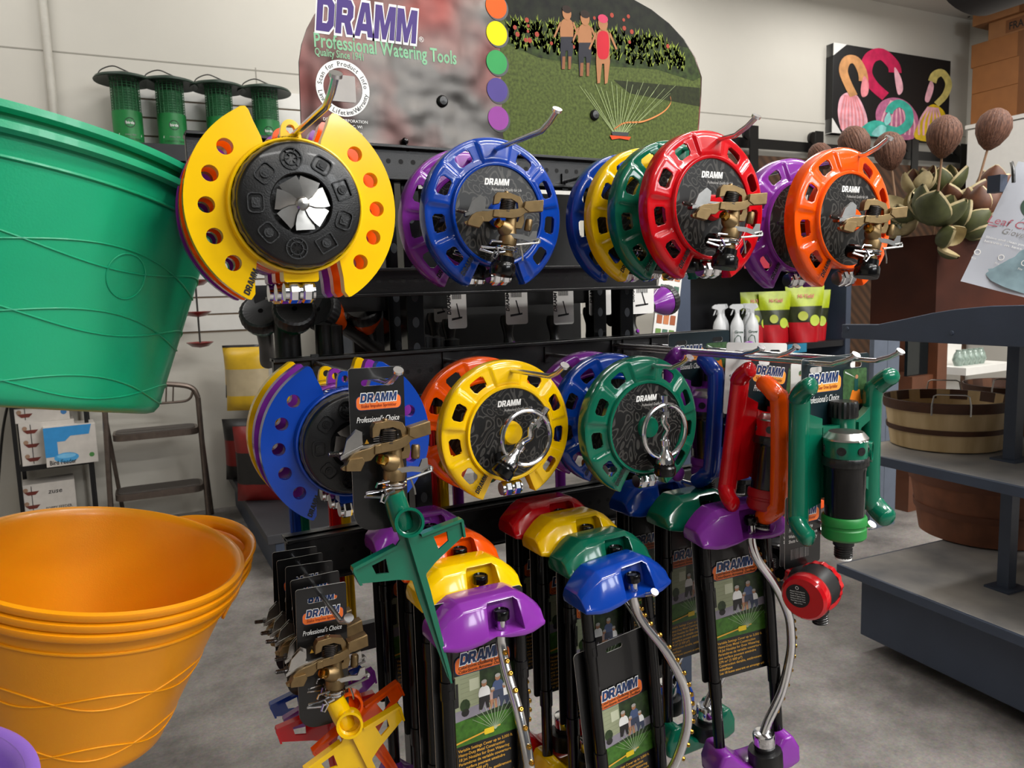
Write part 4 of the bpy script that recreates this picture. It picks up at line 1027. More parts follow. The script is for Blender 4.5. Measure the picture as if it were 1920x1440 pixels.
# ---- oscillating sprinkler
OX = .018      # the pivot and its pocket sit right of the middle
def osc_cap():
    W_ = .092; st = [-1, -.9, -.72, -.54, -.27, 0, .27, .54, .72, .9, 1]; vs = []; fs = []
    for t_ in st:
        a = abs(t_); f = max(0, (a - .5) / .5)
        h = .066 - .034 * f ** 1.5; zb = .010 * (1 - min(a / .5, 1)) ** 1.5 + .006 * max(0, (a - .7) / .3); dp = 1 - .16 * f ** 1.4
        x = t_ * W_
        prof = [(.036, zb), (.040, zb + h * .35), (.030, zb + (h - zb) * .97), (-.018, h), (-.033, h * .84), (-.044, h * .45), (-.050, zb + .008), (-.048, zb)]
        for (y, z) in prof: vs.append((x, y * dp, z))
    n = 8
    for i in range(len(st) - 1):
        for k in range(n): fs.append((i * n + k, (i + 1) * n + k, (i + 1) * n + (k + 1) % n, i * n + (k + 1) % n))
    fs.append(tuple(range(n))); fs.append(tuple((len(st) - 1) * n + k for k in reversed(range(n))))
    me = MB().add(vs, fs).mesh('cap', gloss('purple'), None)
    bm = bmesh.new(); bm.from_mesh(me); bmesh.ops.recalc_face_normals(bm, faces=bm.faces); bm.to_mesh(me); bm.free()
    me = bake(me, lambda o: (setattr(o.modifiers.new('s', 'BEVEL'), 'width', .006), setattr(o.modifiers['s'], 'segments', 3), setattr(o.modifiers['s'], 'limit_method', 'ANGLE'), setattr(o.modifiers['s'], 'angle_limit', 16 * D2R)))
    cm = MB().prism([(x_ + OX, z_) for x_, z_ in [(-.032, .012), (.032, .012), (.027, .055), (.023, .059), (-.023, .059), (-.027, .055)]], -.07, -.016).mesh('cut', gloss('purple'))
    co = bpy.data.objects.new('cut', cm); COL.objects.link(co)
    def mods(o):
        md = o.modifiers.new('b', 'BOOLEAN'); md.object = co; md.operation = 'DIFFERENCE'; md.solver = 'EXACT'
        md = o.modifiers.new('v', 'BEVEL'); md.width = .0025; md.segments = 2; md.limit_method = 'ANGLE'; md.angle_limit = 42 * D2R
    me = bake(me, mods); bpy.data.objects.remove(co); me.materials.clear(); me.materials.append(gloss('purple'))
    me.shade_smooth(); me.set_sharp_from_angle(angle=50 * D2R); return me
CAPM = osc_cap()
OSC_H = .50; LOW = .05
def osc_meshes():
    d = {}
    for s, nm in ((-1, 'l'), (1, 'r')):
        m = MB().tube([(s * .066, 0, .035 - LOW), (s * .066, 0, .46)], .0108, 14)
        for z0, z1 in ((.34, .372), (.12, .155)): m.lathe([(.0108, z0), (.0128, z0 + .001), (.0128, z1 - .001), (.0108, z1)], 16, M=T(s * .066, 0, 0))
        m.box((s * .066, -.0115, .352), (.006, .004, .014))
        d['t' + nm] = m.mesh('frame_tube', BLACKG)
    m = MB().lathe([(0, .032), (.0075, .032), (.0075, .05), (0, .05)], 12); d['stem'] = m.mesh('knob_stem', CHROME)
    m = MB().lathe([(0, .048), (.0125, .048), (.013, .05), (.013, .06), (.0118, .062), (.0105, .0622), (.0095, .060), (0, .060)], 30, rmod=lambda a: 1 + .025 * math.cos(a * 15)); d['knob'] = m.mesh('knob', BLACKG)
    zz = lambda z: .45 - (.45 - z) * (.365 + LOW) / .365
    pts = smooth_path([(x_, y_, zz(z_)) for x_, y_, z_ in [(0, 0, .45), (0, 0, .425), (0, -.012, .395), (0, -.048, .345), (0, -.073, .29), (0, -.078, .25), (0, -.073, .21), (0, -.048, .15), (0, -.012, .105), (0, 0, .085)]], 5)
    d['tube'] = MB().tube(pts, .0088, 14).mesh('spray_tube', mat('polished_tube', 'e0e0e2', .16, 1.0, 0, .03, 30))
    m = MB(); n = 17
    for i in range(n):
        f = .16 + .68 * i / (n - 1); q = f * (len(pts) - 1); a = int(q); p = pts[a].lerp(pts[min(a + 1, len(pts) - 1)], q - a); tg = (pts[min(a + 1, len(pts) - 1)] - pts[max(a - 1, 0)]).normalized()
        nn = Vector((0, tg.z, -tg.y)); nn = nn if nn.y < 0 else -nn
        Mx = Matrix.Translation(p + nn * .0082) @ nn.to_track_quat('Z', 'Y').to_matrix().to_4x4()
        m.lathe([(0, -.002), (.0044, -.002), (.0044, .0032), (.0028, .0048), (.0014, .0048), (.0014, .002), (0, .002)], 10, M=Mx)
    d['jets'] = m.mesh('spray_jets', BRASS)
    m = MB().lathe([(0, .060), (.0205, .060), (.0215, .062), (.0215, .084), (.020, .087), (.0125, .088), (0, .088)], 24); d['ferrule'] = m.mesh('ferrule', CHROME)
    m = MB().lathe([(0, .02), (.033, .02), (.033, .046), (.031, .052), (.020, .053), (.0195, .064), (0, .064)], 28); d['gear_housing'] = m.mesh('gear_housing', BLACKP)
    return d
OSCM = osc_meshes()
def osc_base():
    W_ = .092
    lp = [(-W_, .008), (-W_, .04), (-.078, .068), (-.058, .068), (-.045, .05), (-.02, .026), (.02, .026), (.045, .05), (.058, .068), (.078, .068), (W_, .04), (W_, .008), (.07, 0), (-.07, 0)]
    m = MB().prism(lp, -.036, .034); m.prism([(-W_ * .8, .004), (-.05, .05), (.05, .05), (W_ * .8, .004)], .0, .034)
    me = m.mesh('base', gloss('purple'))
    def mods(o):
        md = o.modifiers.new('v', 'BEVEL'); md.width = .010; md.segments = 3; md.limit_method = 'ANGLE'; md.angle_limit = 42 * D2R
    me = bake(MB().prism(lp, -.036, .034).mesh('base', gloss('purple')), mods); me.shade_smooth(); me.set_sharp_from_angle(angle=50 * D2R); return me
OBASEM = osc_base()
PGR = mat('photo_grass', '3c6a1e', .4, var=.4, scale=90); PHOUSE = mat('photo_house', '9aa080', .4, var=.08, scale=10); PTREE = mat('photo_tree', '26381a', .4, var=.7, scale=70)
PPATIO = mat('photo_patio', '8a8490', .4, var=.1, scale=40); PSKIN = mat('photo_skin', 'a87858', .4); PDARK = mat('photo_dark', '201e1e', .4); PBLUE = mat('photo_blue_shirt', '4a5a80', .4); PWIN = mat('photo_window', 'c8ccb0', .4)
def osc_card():
    w, zt, zb = .134, .462, .135
    m = MB().prism([rrect(-.086, zb, .080, zt, .008), rrect(-.018, zt - .022, .018, zt - .013, .0044)], -.0007, .0007, 0, smi=1).mesh('hang_card', [CARDK, CARDEDGE], 30)
    g = G(); x0, x1, y0, y1 = -w / 2 + .008, w / 2 - .004, .215, .335
    g.poly([(x0, y0), (x1, y0), (x1, y1), (x0, y1)], PTREE, 1)
    g.poly([(x0, y0), (x1, y0), (x1, y0 + .038), (x0, y0 + .045)], PGR, 2)
    g.poly([(x0, y0 + .042), (x1, y0 + .052), (x1, y0 + .068), (x0, y0 + .06)], PPATIO, 3)
    g.poly([(x0, y0 + .058), (x0 + .055, y0 + .064), (x0 + .055, y1), (x0, y1)], PHOUSE, 2)
    for i in range(7): g.poly([(x0 + .02, y0 + .065 + i * .008), (x0 + .055, y0 + .067 + i * .008), (x0 + .055, y0 + .0675 + i * .008), (x0 + .02, y0 + .0655 + i * .008)], mat('photo_siding', '7a8064', .4), 3)
    g.poly([(x0 + .003, y0 + .066), (x0 + .016, y0 + .068), (x0 + .016, y1 - .012), (x0 + .003, y1 - .012)], PDARK, 4).poly([(x0 + .036, y0 + .09), (x0 + .053, y0 + .091), (x0 + .053, y1 - .01), (x0 + .036, y1 - .01)], PWIN, 4)
    def person(x, z, s, shirt, pants):
        g.poly(circ(x, z + .034 * s, .0052 * s, 12, .0062 * s), PSKIN, 6).poly(circ(x, z + .0375 * s, .0052 * s, 12, .0036 * s), mat('photo_hair', 'b0aca6', .4), 7)
        g.poly(smooth2([(x - .010 * s, z + .01 * s), (x - .009 * s, z + .025 * s), (x, z + .030 * s), (x + .009 * s, z + .025 * s), (x + .010 * s, z + .01 * s)], 3), shirt, 5)
        g.poly([(x - .010 * s, z + .011 * s), (x + .010 * s, z + .011 * s), (x + .011 * s, z - .012 * s), (x + .004 * s, z - .012 * s), (x + .001 * s, z + .002 * s), (x - .005 * s, z - .012 * s), (x - .011 * s, z - .012 * s)], pants, 6)
    person(.003, y0 + .064, .95, WHITE, PDARK); person(.028, y0 + .068, .95, PBLUE, mat('photo_jeans', '3a4258', .4)); person(.018, y0 + .057, .7, mat('photo_pink', 'b89a90', .4), PSKIN); person(.040, y0 + .057, .75, WHITE, mat('photo_jeans', '3a4258', .4))
    g.poly(circ(x0 + .027, y0 + .068, .009, 10, .011), PTREE, 5).poly(circ(x0 + .027, y0 + .056, .007, 10), PDARK, 5)
    for i in range(11):
        a = (35 + i * 11) * D2R; xx, zz = .02, y0 + .012; L = .05
        g.poly([(xx, zz), (xx + .001, zz), (xx + L * math.cos(a) + .0008, zz + L * math.sin(a)), (xx + L * math.cos(a), zz + L * math.sin(a))], mat('photo_spray', 'a8b89a', .4), 8)
    g.poly([(x0, y0 + .004), (.03, y0 + .016), (.03, y0 + .0185), (x0, y0 + .007)], YINK, 8).poly(rrect(.0, y0 + .008, .018, y0 + .018, .002), mat('photo_sprinkler_yellow', 'e0c020', .4), 9)
    badge(g, x0 + .012, y1 + .002, .098, 'ColorStorm Oscillating Sprinkler', 8, line2='ColorStorm Arroseur Oscillant')
    for i, s_ in enumerate(('Variable Settings Cover up to 3,000 ft.', 'Heavy-Duty Metal Construction', '18 Jet Nozzles for Even Watering', 'Paramètres de variable couverture', 'une surface pouvant atteindre', '279 m² (3 000 pi²)', 'Construction durable, entièrement', 'métallique', 'Les 18 buses assurent un arrosage uni')):
        z = .205 - i * .0078; g.text(s_, x0 + .012, z, .0052, YINK, 1, 0, .012, width=min(.1, len(s_) * .0029))
        if i in (0, 1, 2, 3, 6, 8): g.poly(circ(x0 + .007, z + .0022, .0011, 8), YINK, 1)
    return m, g.mesh('card_print')
OCARD = osc_card()
def osc_sprinkler(color, label, loc, rot=(0, 0, 0), swing=0, card=True, card_dz=0, group=None, card_rot=(0, 0, 0)):
    """origin: bottom centre; swing turns the curved tube about its pivots"""
    t = thing('oscillating_sprinkler', label, 'sprinkler', loc, rot, group)
    part('end_cap', recolour('cap' + color, CAPM, gloss(color)), t, (0, 0, OSC_H - .066))
    part('end_cap', recolour('obase' + color, OBASEM, gloss(color)), t, (0, 0, -LOW))
    part('frame_tube', OSCM['tl'], t); part('frame_tube', OSCM['tr'], t)
    k = part('knob_stem', OSCM['stem'], t, (OX, -.030, OSC_H - .084)); part('knob', OSCM['knob'], k)
    st = part('spray_tube', OSCM['tube'], t, (OX, -.026, 0), (0, 0, swing)); part('spray_jets', OSCM['jets'], st)
    part('ferrule', OSCM['ferrule'], t, (OX, -.026, -LOW)); part('gear_housing', OSCM['gear_housing'], t, (OX, -.026, -LOW))
    if card:
        c = part('hang_card', OCARD[0], t, (0, .013, card_dz), card_rot); part('card_print', OCARD[1], c, (0, -.0008, 0))
    return t

# ---- gear drive sprinkler on a sled base
def sled_meshes():
    d = {}
    def run(s):
        pts = smooth_path([(s * .098, -.036, .128), (s * .1, -.024, .124), (s * .098, -.006, .108), (s * .092, 0, .085), (s * .092, 0, -.085), (s * .098, -.006, -.108), (s * .1, -.024, -.124), (s * .098, -.036, -.128)], 5)
        n = len(pts); RR = lambda i: .0155 * min(1, (max(0, 1 - (1 - min(i, n - 1 - i) / 6) ** 2) if min(i, n - 1 - i) < 6 else 1) ** .5 + .12)
        return MB().tube(pts, [RR(i) for i in range(n)], 16, flat=1.2)
    m = run(-1); w = run(1); m.add(w.v, w.f)
    top = smooth2([(-.085, .075), (-.06, .058), (-.03, .05), (0, .049), (.03, .05), (.06, .062), (.085, .082)], 4, False)
    lp = top + [(.088, -.085), (.07, -.072), (.045, -.065), (.03, -.08), (-.03, -.08), (-.045, -.065), (-.07, -.072), (-.088, -.085)]
    h1 = [(.05, .036), (.078, .05), (.076, -.052), (.05, -.05)]; h2 = [(-.06, .038), (-.078, .046), (-.076, -.052), (-.06, -.05)]
    m.prism([lp, h1], -.008, .006); m.prism([(-.088, .078), (-.052, .066), (-.052, -.078), (-.088, -.086)], -.013, -.004)
    m.lathe([(0, -.02), (.0155, -.02), (.018, .02), (.018, .026), (.0145, .026), (.0135, .01), (0, .008)], 20, M=T(.022, -.022, .004) @ R(30, 'Z') @ TOFRONT)
    m.lathe([(0, .03), (.02, .03), (.02, .062), (0, .062)], 20, M=T(.016, 0, 0))
    m.prism([(-.05, .05), (-.044, .05), (-.044, -.07), (-.05, -.07)], -.013, -.006); m.prism([(.04, .05), (.046, .05), (.046, -.07), (.04, -.07)], -.013, -.006)
    d['sled'] = (m.mesh('sled', gloss('green')), .002)
    d['adjusting_knob'] = (MB().lathe([(0, .060), (.0225, .060), (.0235, .063), (.0235, .084), (.022, .088), (0, .0885)], 72, M=T(.008, 0, 0), rmod=lambda a: 1 + .035 * math.cos(a * 18)).mesh('adjusting_knob', BLACKP), 0)
    return d
SLED = sled_meshes()
def gear_head():
    d = {}
    d['barrel'] = MB().lathe([(0, -.075), (.029, -.075), (.0295, -.03), (.030, -.028), (.030, .002), (.031, .004), (.031, .012), (0, .012)], 32).mesh('barrel', BLACKG)
    d['ring'] = MB().lathe([(0, .010), (.033, .010), (.034, .012), (.034, .022), (.033, .024), (0, .024)], 72, rmod=lambda a: 1 + .012 * math.cos(a * 24)).mesh('grip_ring', BLACKP)
    m = MB().lathe([(0, .022), (.0315, .022), (.032, .05), (.0315, .052), (0, .052)], 32); d['turret'] = m.mesh('turret', gloss('green'))
    m = MB()
    for a in (-62, -8, 50, 110, 170, 230): m.lathe([(0, .030), (.0068, .030), (.0068, .0326), (.004, .0328), (0, .0322)], 14, M=R(a, 'Z') @ T(0, 0, .037) @ TOFRONT)
    d['ports'] = m.mesh('spray_ports', BLACKP)
    d['lid'] = MB().lathe([(0, .052), (.0325, .052), (.0328, .055), (.026, .0635), (.025, .0645), (0, .065)], 32).mesh('lid', STEEL)
    d['collar'] = MB().lathe([(0, -.112), (.029, -.112), (.0325, -.108), (.0325, -.094), (.031, -.092), (.031, -.089), (.033, -.087), (.033, -.076), (.031, -.073), (0, -.073)], 96, rmod=lambda a: 1 + .008 * math.cos(a * 48)).mesh('collar', gloss('green'))
    m = MB().lathe([(0, -.145), (.0125, -.145), (.0125, -.126), (.0155, -.124), (.0155, -.111), (0, -.111)], 20)
    for i in range(4): m.tube([(.0128 * math.cos(q), .0128 * math.sin(q), -.142 + i * .004) for q in [2 * PI * k / 18 for k in range(18)]], .0011, 5, closed=True)
    d['thread'] = m.mesh('threaded_end', BLACKP)
    d['washer'] = MB().lathe([(0, -.148), (.0125, -.148), (.0125, -.1445), (0, -.1445)], 18).mesh('washer', WHITE)
    g = G(.0004)
    g.text('FLAT', .0085, .006, .0065, INK, 1, bold=.02, align='C', rot=0)
    d['p'] = g.mesh('lid_lettering'); return d
GH = gear_head()
def gear_card(white=False):
    w, zt, zb = .172, .165, .02
    lp = rrect(-w / 2, zb, w / 2, zt, .006); sl = [rrect(-.066, zt - .026, -.036, zt - .016, .0045), rrect(.036, zt - .024, .066, zt - .014, .0045)]
    base = CARDW if white else mat('card_dark_teal', '0c2026', .35, 0, .25, .2, 8)
    m = MB().prism([lp] + sl, -.0006, .0006, 0, smi=1).mesh('hang_card', [base, CARDEDGE], 30)
    g = G()
    if white:
        g.text('4 Pattern Choices', -.075, .095, .0058, INK, 1, 0, .02).text('Flat / Fan / Mist / Large', -.075, .088, .004, GREYINK, 1).text('360° Turn', .025, .11, .004, GREYINK, 1)
        g.poly(rrect(-.02, .07, -.005, .125, .003), mat('print_charcoal', '2c2c2e'), 2).poly([(-.016, .075), (-.008, .07), (-.035, .04), (-.05, .035), (-.055, .04), (-.035, .055)], mat('print_charcoal', '2c2c2e'), 2).poly(rrect(-.022, .105, -.003, .112, .002), INK, 3)
        g.poly([(-.016, .05), (.03, .045), (.03, .04), (-.02, .042)], mat('print_charcoal', '2c2c2e'), 2)
    else:
        badge(g, -.078, zt - .060, .09, '4-Pattern Gear Drive Sprinkler', 1, bg=OINK2)
        g.text("Professional's Choice", -.072, zt - .078, .012, WHITE, 1, .3, 0, width=.08)
        g.poly(rrect(.018, zt - .092, .08, zt - .026, .004), mat('photo_lawn', '3a5a34', .4, var=.4, scale=120), 1)
        O2 = mat('photo_orange', 'e07a20', .4)
        g.poly([(.024, zt - .088), (.074, zt - .09), (.074, zt - .084), (.066, zt - .082), (.062, zt - .064), (.042, zt - .064), (.036, zt - .08), (.026, zt - .08)], O2, 2).poly(rrect(.047, zt - .066, .057, zt - .044, .002), mat('photo_teal', '1a4a44', .4), 3).poly(circ(.053, zt - .041, .004, 12), mat('photo_skin', 'a87858', .4), 3)
        g.poly([(.05, zt - .042), (.022, zt - .032), (.022, zt - .029)], mat('photo_spray2', 'd0d8d0', .4), 3)
    return m, g.mesh('card_print')
GCARD = gear_card(); GCARDW = gear_card(True)
def gear_sprinkler(color, label, loc, rot=(0, 0, 0), group=None, lid='FLAT', white=False, cdx=0):
    """origin: centre of the sled"""
    t = thing('gear_drive_sprinkler', label, 'sprinkler', loc, rot, group)
    part('sled', recolour('sled' + color, SLED['sled'][0], gloss(color)), t, bevel=.002)
    part('adjusting_knob', SLED['adjusting_knob'][0], t, (.008, 0, 0))
    b = part('gear_head', GH['barrel'], t, (-.036, -.046, -.018)); b.scale = (1.07, 1.07, 1.02)
    part('grip_ring', GH['ring'], b); part('turret', recolour('gt' + color, GH['turret'], gloss(color)), b); part('spray_ports', GH['ports'], b); part('lid', GH['lid'], b)
    part('collar', recolour('gc' + color, GH['collar'], mat('knurled_' + color, {'green': '1e7a34', 'red': 'a80e18', 'orange': 'd8500e', 'blue': '1c3c8a', 'purple': '6a2484'}[color], .4)), b); part('threaded_end', GH['thread'], b); part('washer', GH['washer'], b)
    g = G(.0003).text(lid, 0, 0, .0062, WHITE if color != 'red' else INK, 1, bold=.02, align='C')
    part('lid_lettering', shared('lidtxt' + lid, lambda: g.mesh('lid_lettering')), b, (-.002, -.0302, .0565), (-38 + 180, 0, 0))
    g2 = shared('sledtxt', lambda: (lambda q: (logo(q, .0, -.055, .04, .009, INK, 1), q.mesh('sled_lettering'))[1])(G()))
    part('sled_lettering', g2, t, (.008, -.0083, 0))
    c = part('hang_card', (GCARDW if white else GCARD)[0], t, (cdx, .018, 0), (0, 0, 180 if white else 0)); part('card_print', (GCARDW if white else GCARD)[1], c, (0, -.0007, 0))
    return t

# ---- water timer on a card
def timer_meshes():
    d = {}
    d['dial'] = MB().lathe([(0, .03), (.036, .03), (.0395, .034), (.0405, .042), (.0395, .052), (.035, .057), (0, .057)], 40, M=TOFRONT).mesh('dial', gloss('red'))
    d['case'] = MB().lathe([(0, -.012), (.0375, -.012), (.0375, .031), (0, .031)], 40, M=TOFRONT).mesh('case', mat('timer_case', '141416', .45))
    d['back'] = MB().lathe([(0, -.028), (.034, -.028), (.038, -.024), (.038, -.012), (0, -.012)], 72, M=TOFRONT, rmod=lambda a: 1 + .03 * math.cos(a * 14)).mesh('back_ring', gloss('red'))
    m = MB().lathe([(0, -.064), (.0125, -.064), (.0125, -.045), (.016, -.044), (.016, -.034), (0, -.034)], 20, M=T(.004, -.004, 0))
    for i in range(4): m.tube([(.004 + .0128 * math.cos(q), -.004 + .0128 * math.sin(q), -.062 + i * .0042) for q in [2 * PI * k / 18 for k in range(18)]], .0012, 5, closed=True)
    d['thread'] = m.mesh('threaded_end', BLACKP)
    g = G(.0003); g.poly(circ(0, 0, .0205, 30), INK, 1)
    for i, s_ in enumerate(('Attach ColorStorm', 'Water Timer to Faucet', 'Attach & Tighten Hose', 'Fitting to End of Timer', 'Turn Dial to Set Time', 'Min: 2 hrs')): g.text(s_, 0, .007 - i * .0042, .0021, WHITE, 2, bold=.01, align='C', width=.026 if i < 5 else .014)
    g.poly([circ(0, .0145, .003, 16), circ(0, .0145, .0021, 16)], WHITE, 2)
    d['label'] = g.mesh('dial_label')
    m = MB().prism([rrect(-.045, .03, .045, .16, .005), rrect(-.02, .143, .02, .152, .0042)], -.0004, .0004, 0, smi=1); d['card'] = m.mesh('hang_card', [CARDK, CARDEDGE], 30)
    g = G(); badge(g, -.04, .108, .08, 'Water Timer', 1); g.text("Professional's Choice", -.036, .096, .0075, WHITE, 1, .3, 0, width=.06)
    g.text('Water Up To Two Hours', -.036, .085, .006, WHITE, 1, 0, .01, width=.072).text('Shuts Off Automatically', -.036, .076, .006, WHITE, 1, 0, .01, width=.072)
    for i in range(12): g.poly([(-.03 + i * .004, .045), (-.0285 + i * .004 - (i % 3) * .0004, .045), (-.0285 + i * .004 - (i % 3) * .0004, .064), (-.03 + i * .004, .064)], GREYINK, 1)
    d['print'] = g.mesh('card_print'); return d
TM = timer_meshes()
def timer(label, loc, rot=(0, 0, 0), drot=(0, 0, 0), group='water timers hanging at the right end of the rack', dark=False):
    t = thing('water_timer', label, 'water timer', loc, rot, group)
    c = part('hang_card', TM['card'], t, (0, .03, 0)); part('card_print', TM['print'], c, (0, -.0005, 0))
    b = part('case', TM['case'], t, (0, 0, 0), drot); part('dial', TM['dial'] if not dark else recolour('darkdial', TM['dial'], BLACKG), b); part('back_ring', TM['back'] if not dark else recolour('darkback', TM['back'], BLACKG), b); part('threaded_end', TM['thread'], b)
    part('dial_label', TM['label'], b, (-.008, -.0574, .004))
    return t

# ---- hose nozzles
NM = {}
def nozzle_meshes():
    NM['ribs'] = MB().lathe([(0, 0), (.034, 0), (.041, .004), (.042, .02), (.039, .026), (.034, .028), (.032, .027), (0, .026)], 96, rmod=lambda a: 1 + .014 * math.cos(a * 26)).mesh('spray_face', mat('nozzle_rubber', '1c1c1e', .42))
    NM['marks'] = MB().prism([circ(0, 0, .005, 14)], -.0006, .0, M=R(-90, 'X')).mesh('face_mark', BLACKG)
    NM['bowl'] = MB().lathe([(0, -.05), (.016, -.05), (.02, -.04), (.036, -.012), (.04, .002), (0, .002)], 32).mesh('head_bowl', gloss('green'))
    NM['neck'] = MB().tube(smooth_path([(0, 0, -.045), (0, 0, -.075), (.0, .004, -.12), (0, .012, -.2)], 4), [.015, .016, .0165, .0165, .0165, .016, .016, .0155, .0155, .016, .017, .018, .018], 16).mesh('handle', BLACKP)
nozzle_meshes()
def nozzle(color, label, loc, rot, group='hose nozzles hanging behind the rack', plain=False):
    t = thing('hose_nozzle', label, 'hose nozzle', loc, rot, group)
    part('spray_face', NM['ribs'], t); part('face_mark', NM['marks'], t, (0, 0, .0262)); part('head_bowl', recolour('nb' + color, NM['bowl'], gloss(color)), t); part('handle', NM['neck'], t)
    return t
def wand(color, label, loc, h=.75, group='coloured watering wands behind the rack'):
    t = thing('watering_wand', label, 'watering wand', loc, group=group)
    part('shaft', shared('wand%s%.2f' % (color, h), lambda: MB().lathe([(0, 0), (.013, 0), (.013, h), (0, h)], 16).mesh('shaft', mat('anodised_' + color, HEX[color], .25, .6))), t)
    part('grip', shared('wandgrip', lambda: MB().lathe([(0, 0), (.017, 0), (.019, .02), (.018, .15), (0, .155)], 16).mesh('grip', BLACKP)), t, (0, 0, h - .02))
    return t

# ================================================================== the rack, its sign and hooks
def rz_(x, y): return at(x, y, RACKY).z
XL, XR = at(505, 560, RACKY).x, at(1233, 540, RACKY).x
XR2 = at(1357, 625, RACKY).x
rk = thing('display_rack', 'black perforated steel display rack carrying all the colourful sprinklers', 'display rack', ((XL + XR2) / 2, RACKY, 0))
rcx = rk.location.x
px1, px2 = at(770, 600, RACKY + .05).x, at(1162, 590, RACKY + .05).x
RHOLE = mat('rail_hole', '8a8c90', .5)
for x in (px1, px2):
    for y in (.04, .15):
        m = MB().box((x - rcx, y, 1.0), (.038, .038, 2.0))
        for i in range(36): m.prism(circ(x - rcx, .1 + i * .052, .0075, 12, .011), y - .0196, y - .0194, 1, side=False, back=False)
        part('post', m.mesh('post', [BLACKG, mat('slot_dark', '26282c', .3)]), rk, bevel=.0015)
    part('foot', MB().box((x - rcx, .0, .03), (.05, .7, .06)).mesh('foot', BLACKM), rk, bevel=.003)
def rail(x0, x1, zt, zb, tilt=0):
    m = MB(); x0 -= rcx; x1 -= rcx
    m.box(((x0 + x1) / 2, .011, (zt + zb) / 2), (x1 - x0, .018, zt - zb)); m.box(((x0 + x1) / 2, .014, zt - .003), (x1 - x0, .05, .006)); m.box(((x0 + x1) / 2, -.001, zt - .002), (x1 - x0, .006, .004)); m.box(((x0 + x1) / 2, .014, zb + .003), (x1 - x0, .05, .006))
    x = x0 + .03
    while x < x1 - .02:
        m.prism(circ(x, zb + (zt - zb) * .55, .0048, 14), .0016, .0019, 1, side=False, back=False); x += .0254
    return part('rail', m.mesh('rail', [BLACKM, mat('hole_dark', '030303', .8)]), rk, (0, 0, 0), (0, tilt, 0), bevel=.001)
R1T, R1B = rz_(700, 270), rz_(740, 338); R2T, R2B = rz_(690, 503), (rz_(509, 563) + rz_(1144, 543)) / 2
rail(XL - .12, XR + .05, R1T, R1B); rail(XL, XR, R2T, R2B)
R3T = (rz_(504, 668) + rz_(1357, 623)) / 2; rail(XL, XR2, R3T, R3T - .095)
R4T = (rz_(523, 1015) + rz_(957, 938)) / 2; rail(XL, XR2, R4T, R4T - .09)
part('back_panel', MB().box(((px1 + px2) / 2 - rcx, .30, (R1B + R4T) / 2 + .02), (px2 - px1 + .10, .012, R1B - R4T + .02)).mesh('back_panel', mat('panel_black', '050505', .6)), rk)
part('rail', MB().box(((XL + XR) / 2 - rcx, .16, R2B), (XR - XL, .02, .06)).mesh('rail', BLACKM), rk); part('rail', MB().box(((XL + XR) / 2 - rcx, .16, R4T - .3), (XR - XL, .02, .06)).mesh('rail', BLACKM), rk)

# sign board
SY = RACKY + .012
S = lambda x, y: (lambda p: (p.x, p.z))(at(x, y, SY))
sb0 = at(566, 300, SY); sz0 = R1T - .02
left = [S(566, 262), S(562, 150), S(561, 115), S(566, 82), S(576, 52), S(590, 26), S(606, 6)]
rightp = [S(1190, 0), S(1222, 18), S(1255, 44), S(1283, 74), S(1304, 108), S(1316, 145), S(1315, 180), S(1310, 247)]
cxs = (left[0][0] + rightp[-1][0]) / 2
lx, lz = left[-1]; rx, rz2 = rightp[0]
ztop = max(lz, rz2) + .055
topc = [(lx + .022, lz + .03), (lx + .055, lz + .068), (lx + .11, ztop - .018), (lx + .16, ztop - .004), (lx + .2, ztop), (rx - .2, ztop), (rx - .09, ztop - .008)]
out = [(left[0][0], sz0)] + left + topc + rightp + [(rightp[-1][0], sz0)]
ox, oz = cxs, sz0
loc2 = lambda pts: [(p[0] - ox, p[1] - oz) for p in pts]
sg = thing('header_sign', 'large arched printed header sign with five colour dots standing on top of the rack', 'sign', (ox, SY, oz))
SIGNB = bpy.data.materials.new('sign_gloss_painted_reflections'); SIGNB.use_nodes = True
def build_sign():
    nt = SIGNB.node_tree; b = nt.nodes['Principled BSDF']; tc = nt.nodes.new('ShaderNodeTexCoord')
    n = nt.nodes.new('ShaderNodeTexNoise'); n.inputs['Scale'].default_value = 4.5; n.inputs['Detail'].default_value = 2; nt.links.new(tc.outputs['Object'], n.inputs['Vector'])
    r = nt.nodes.new('ShaderNodeValToRGB'); e = r.color_ramp.elements; e[0].position = .42; e[0].color = lin('4c4946') + (1,); e[1].position = .62; e[1].color = lin('562824') + (1,)  # reddish patches stand in for coloured reflections, put into the base colour
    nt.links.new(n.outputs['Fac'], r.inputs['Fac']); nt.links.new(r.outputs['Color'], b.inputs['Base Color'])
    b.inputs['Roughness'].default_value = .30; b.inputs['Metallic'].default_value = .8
    n2 = nt.nodes.new('ShaderNodeTexNoise'); n2.inputs['Scale'].default_value = 7; n2.inputs['Detail'].default_value = 2; nt.links.new(tc.outputs['Object'], n2.inputs['Vector'])
    n3 = nt.nodes.new('ShaderNodeTexNoise'); n3.inputs['Scale'].default_value = 900; nt.links.new(tc.outputs['Object'], n3.inputs['Vector'])
    bp = nt.nodes.new('ShaderNodeBump'); bp.inputs['Strength'].default_value = .8; bp.inputs['Distance'].default_value = .03; nt.links.new(n2.outputs['Fac'], bp.inputs['Height'])
    b2_ = nt.nodes.new('ShaderNodeBump'); b2_.inputs['Strength'].default_value = .12; b2_.inputs['Distance'].default_value = .001; nt.links.new(n3.outputs['Fac'], b2_.inputs['Height']); nt.links.new(bp.outputs['Normal'], b2_.inputs['Normal'])
    nt.links.new(b2_.outputs['Normal'], b.inputs['Normal'])
build_sign()
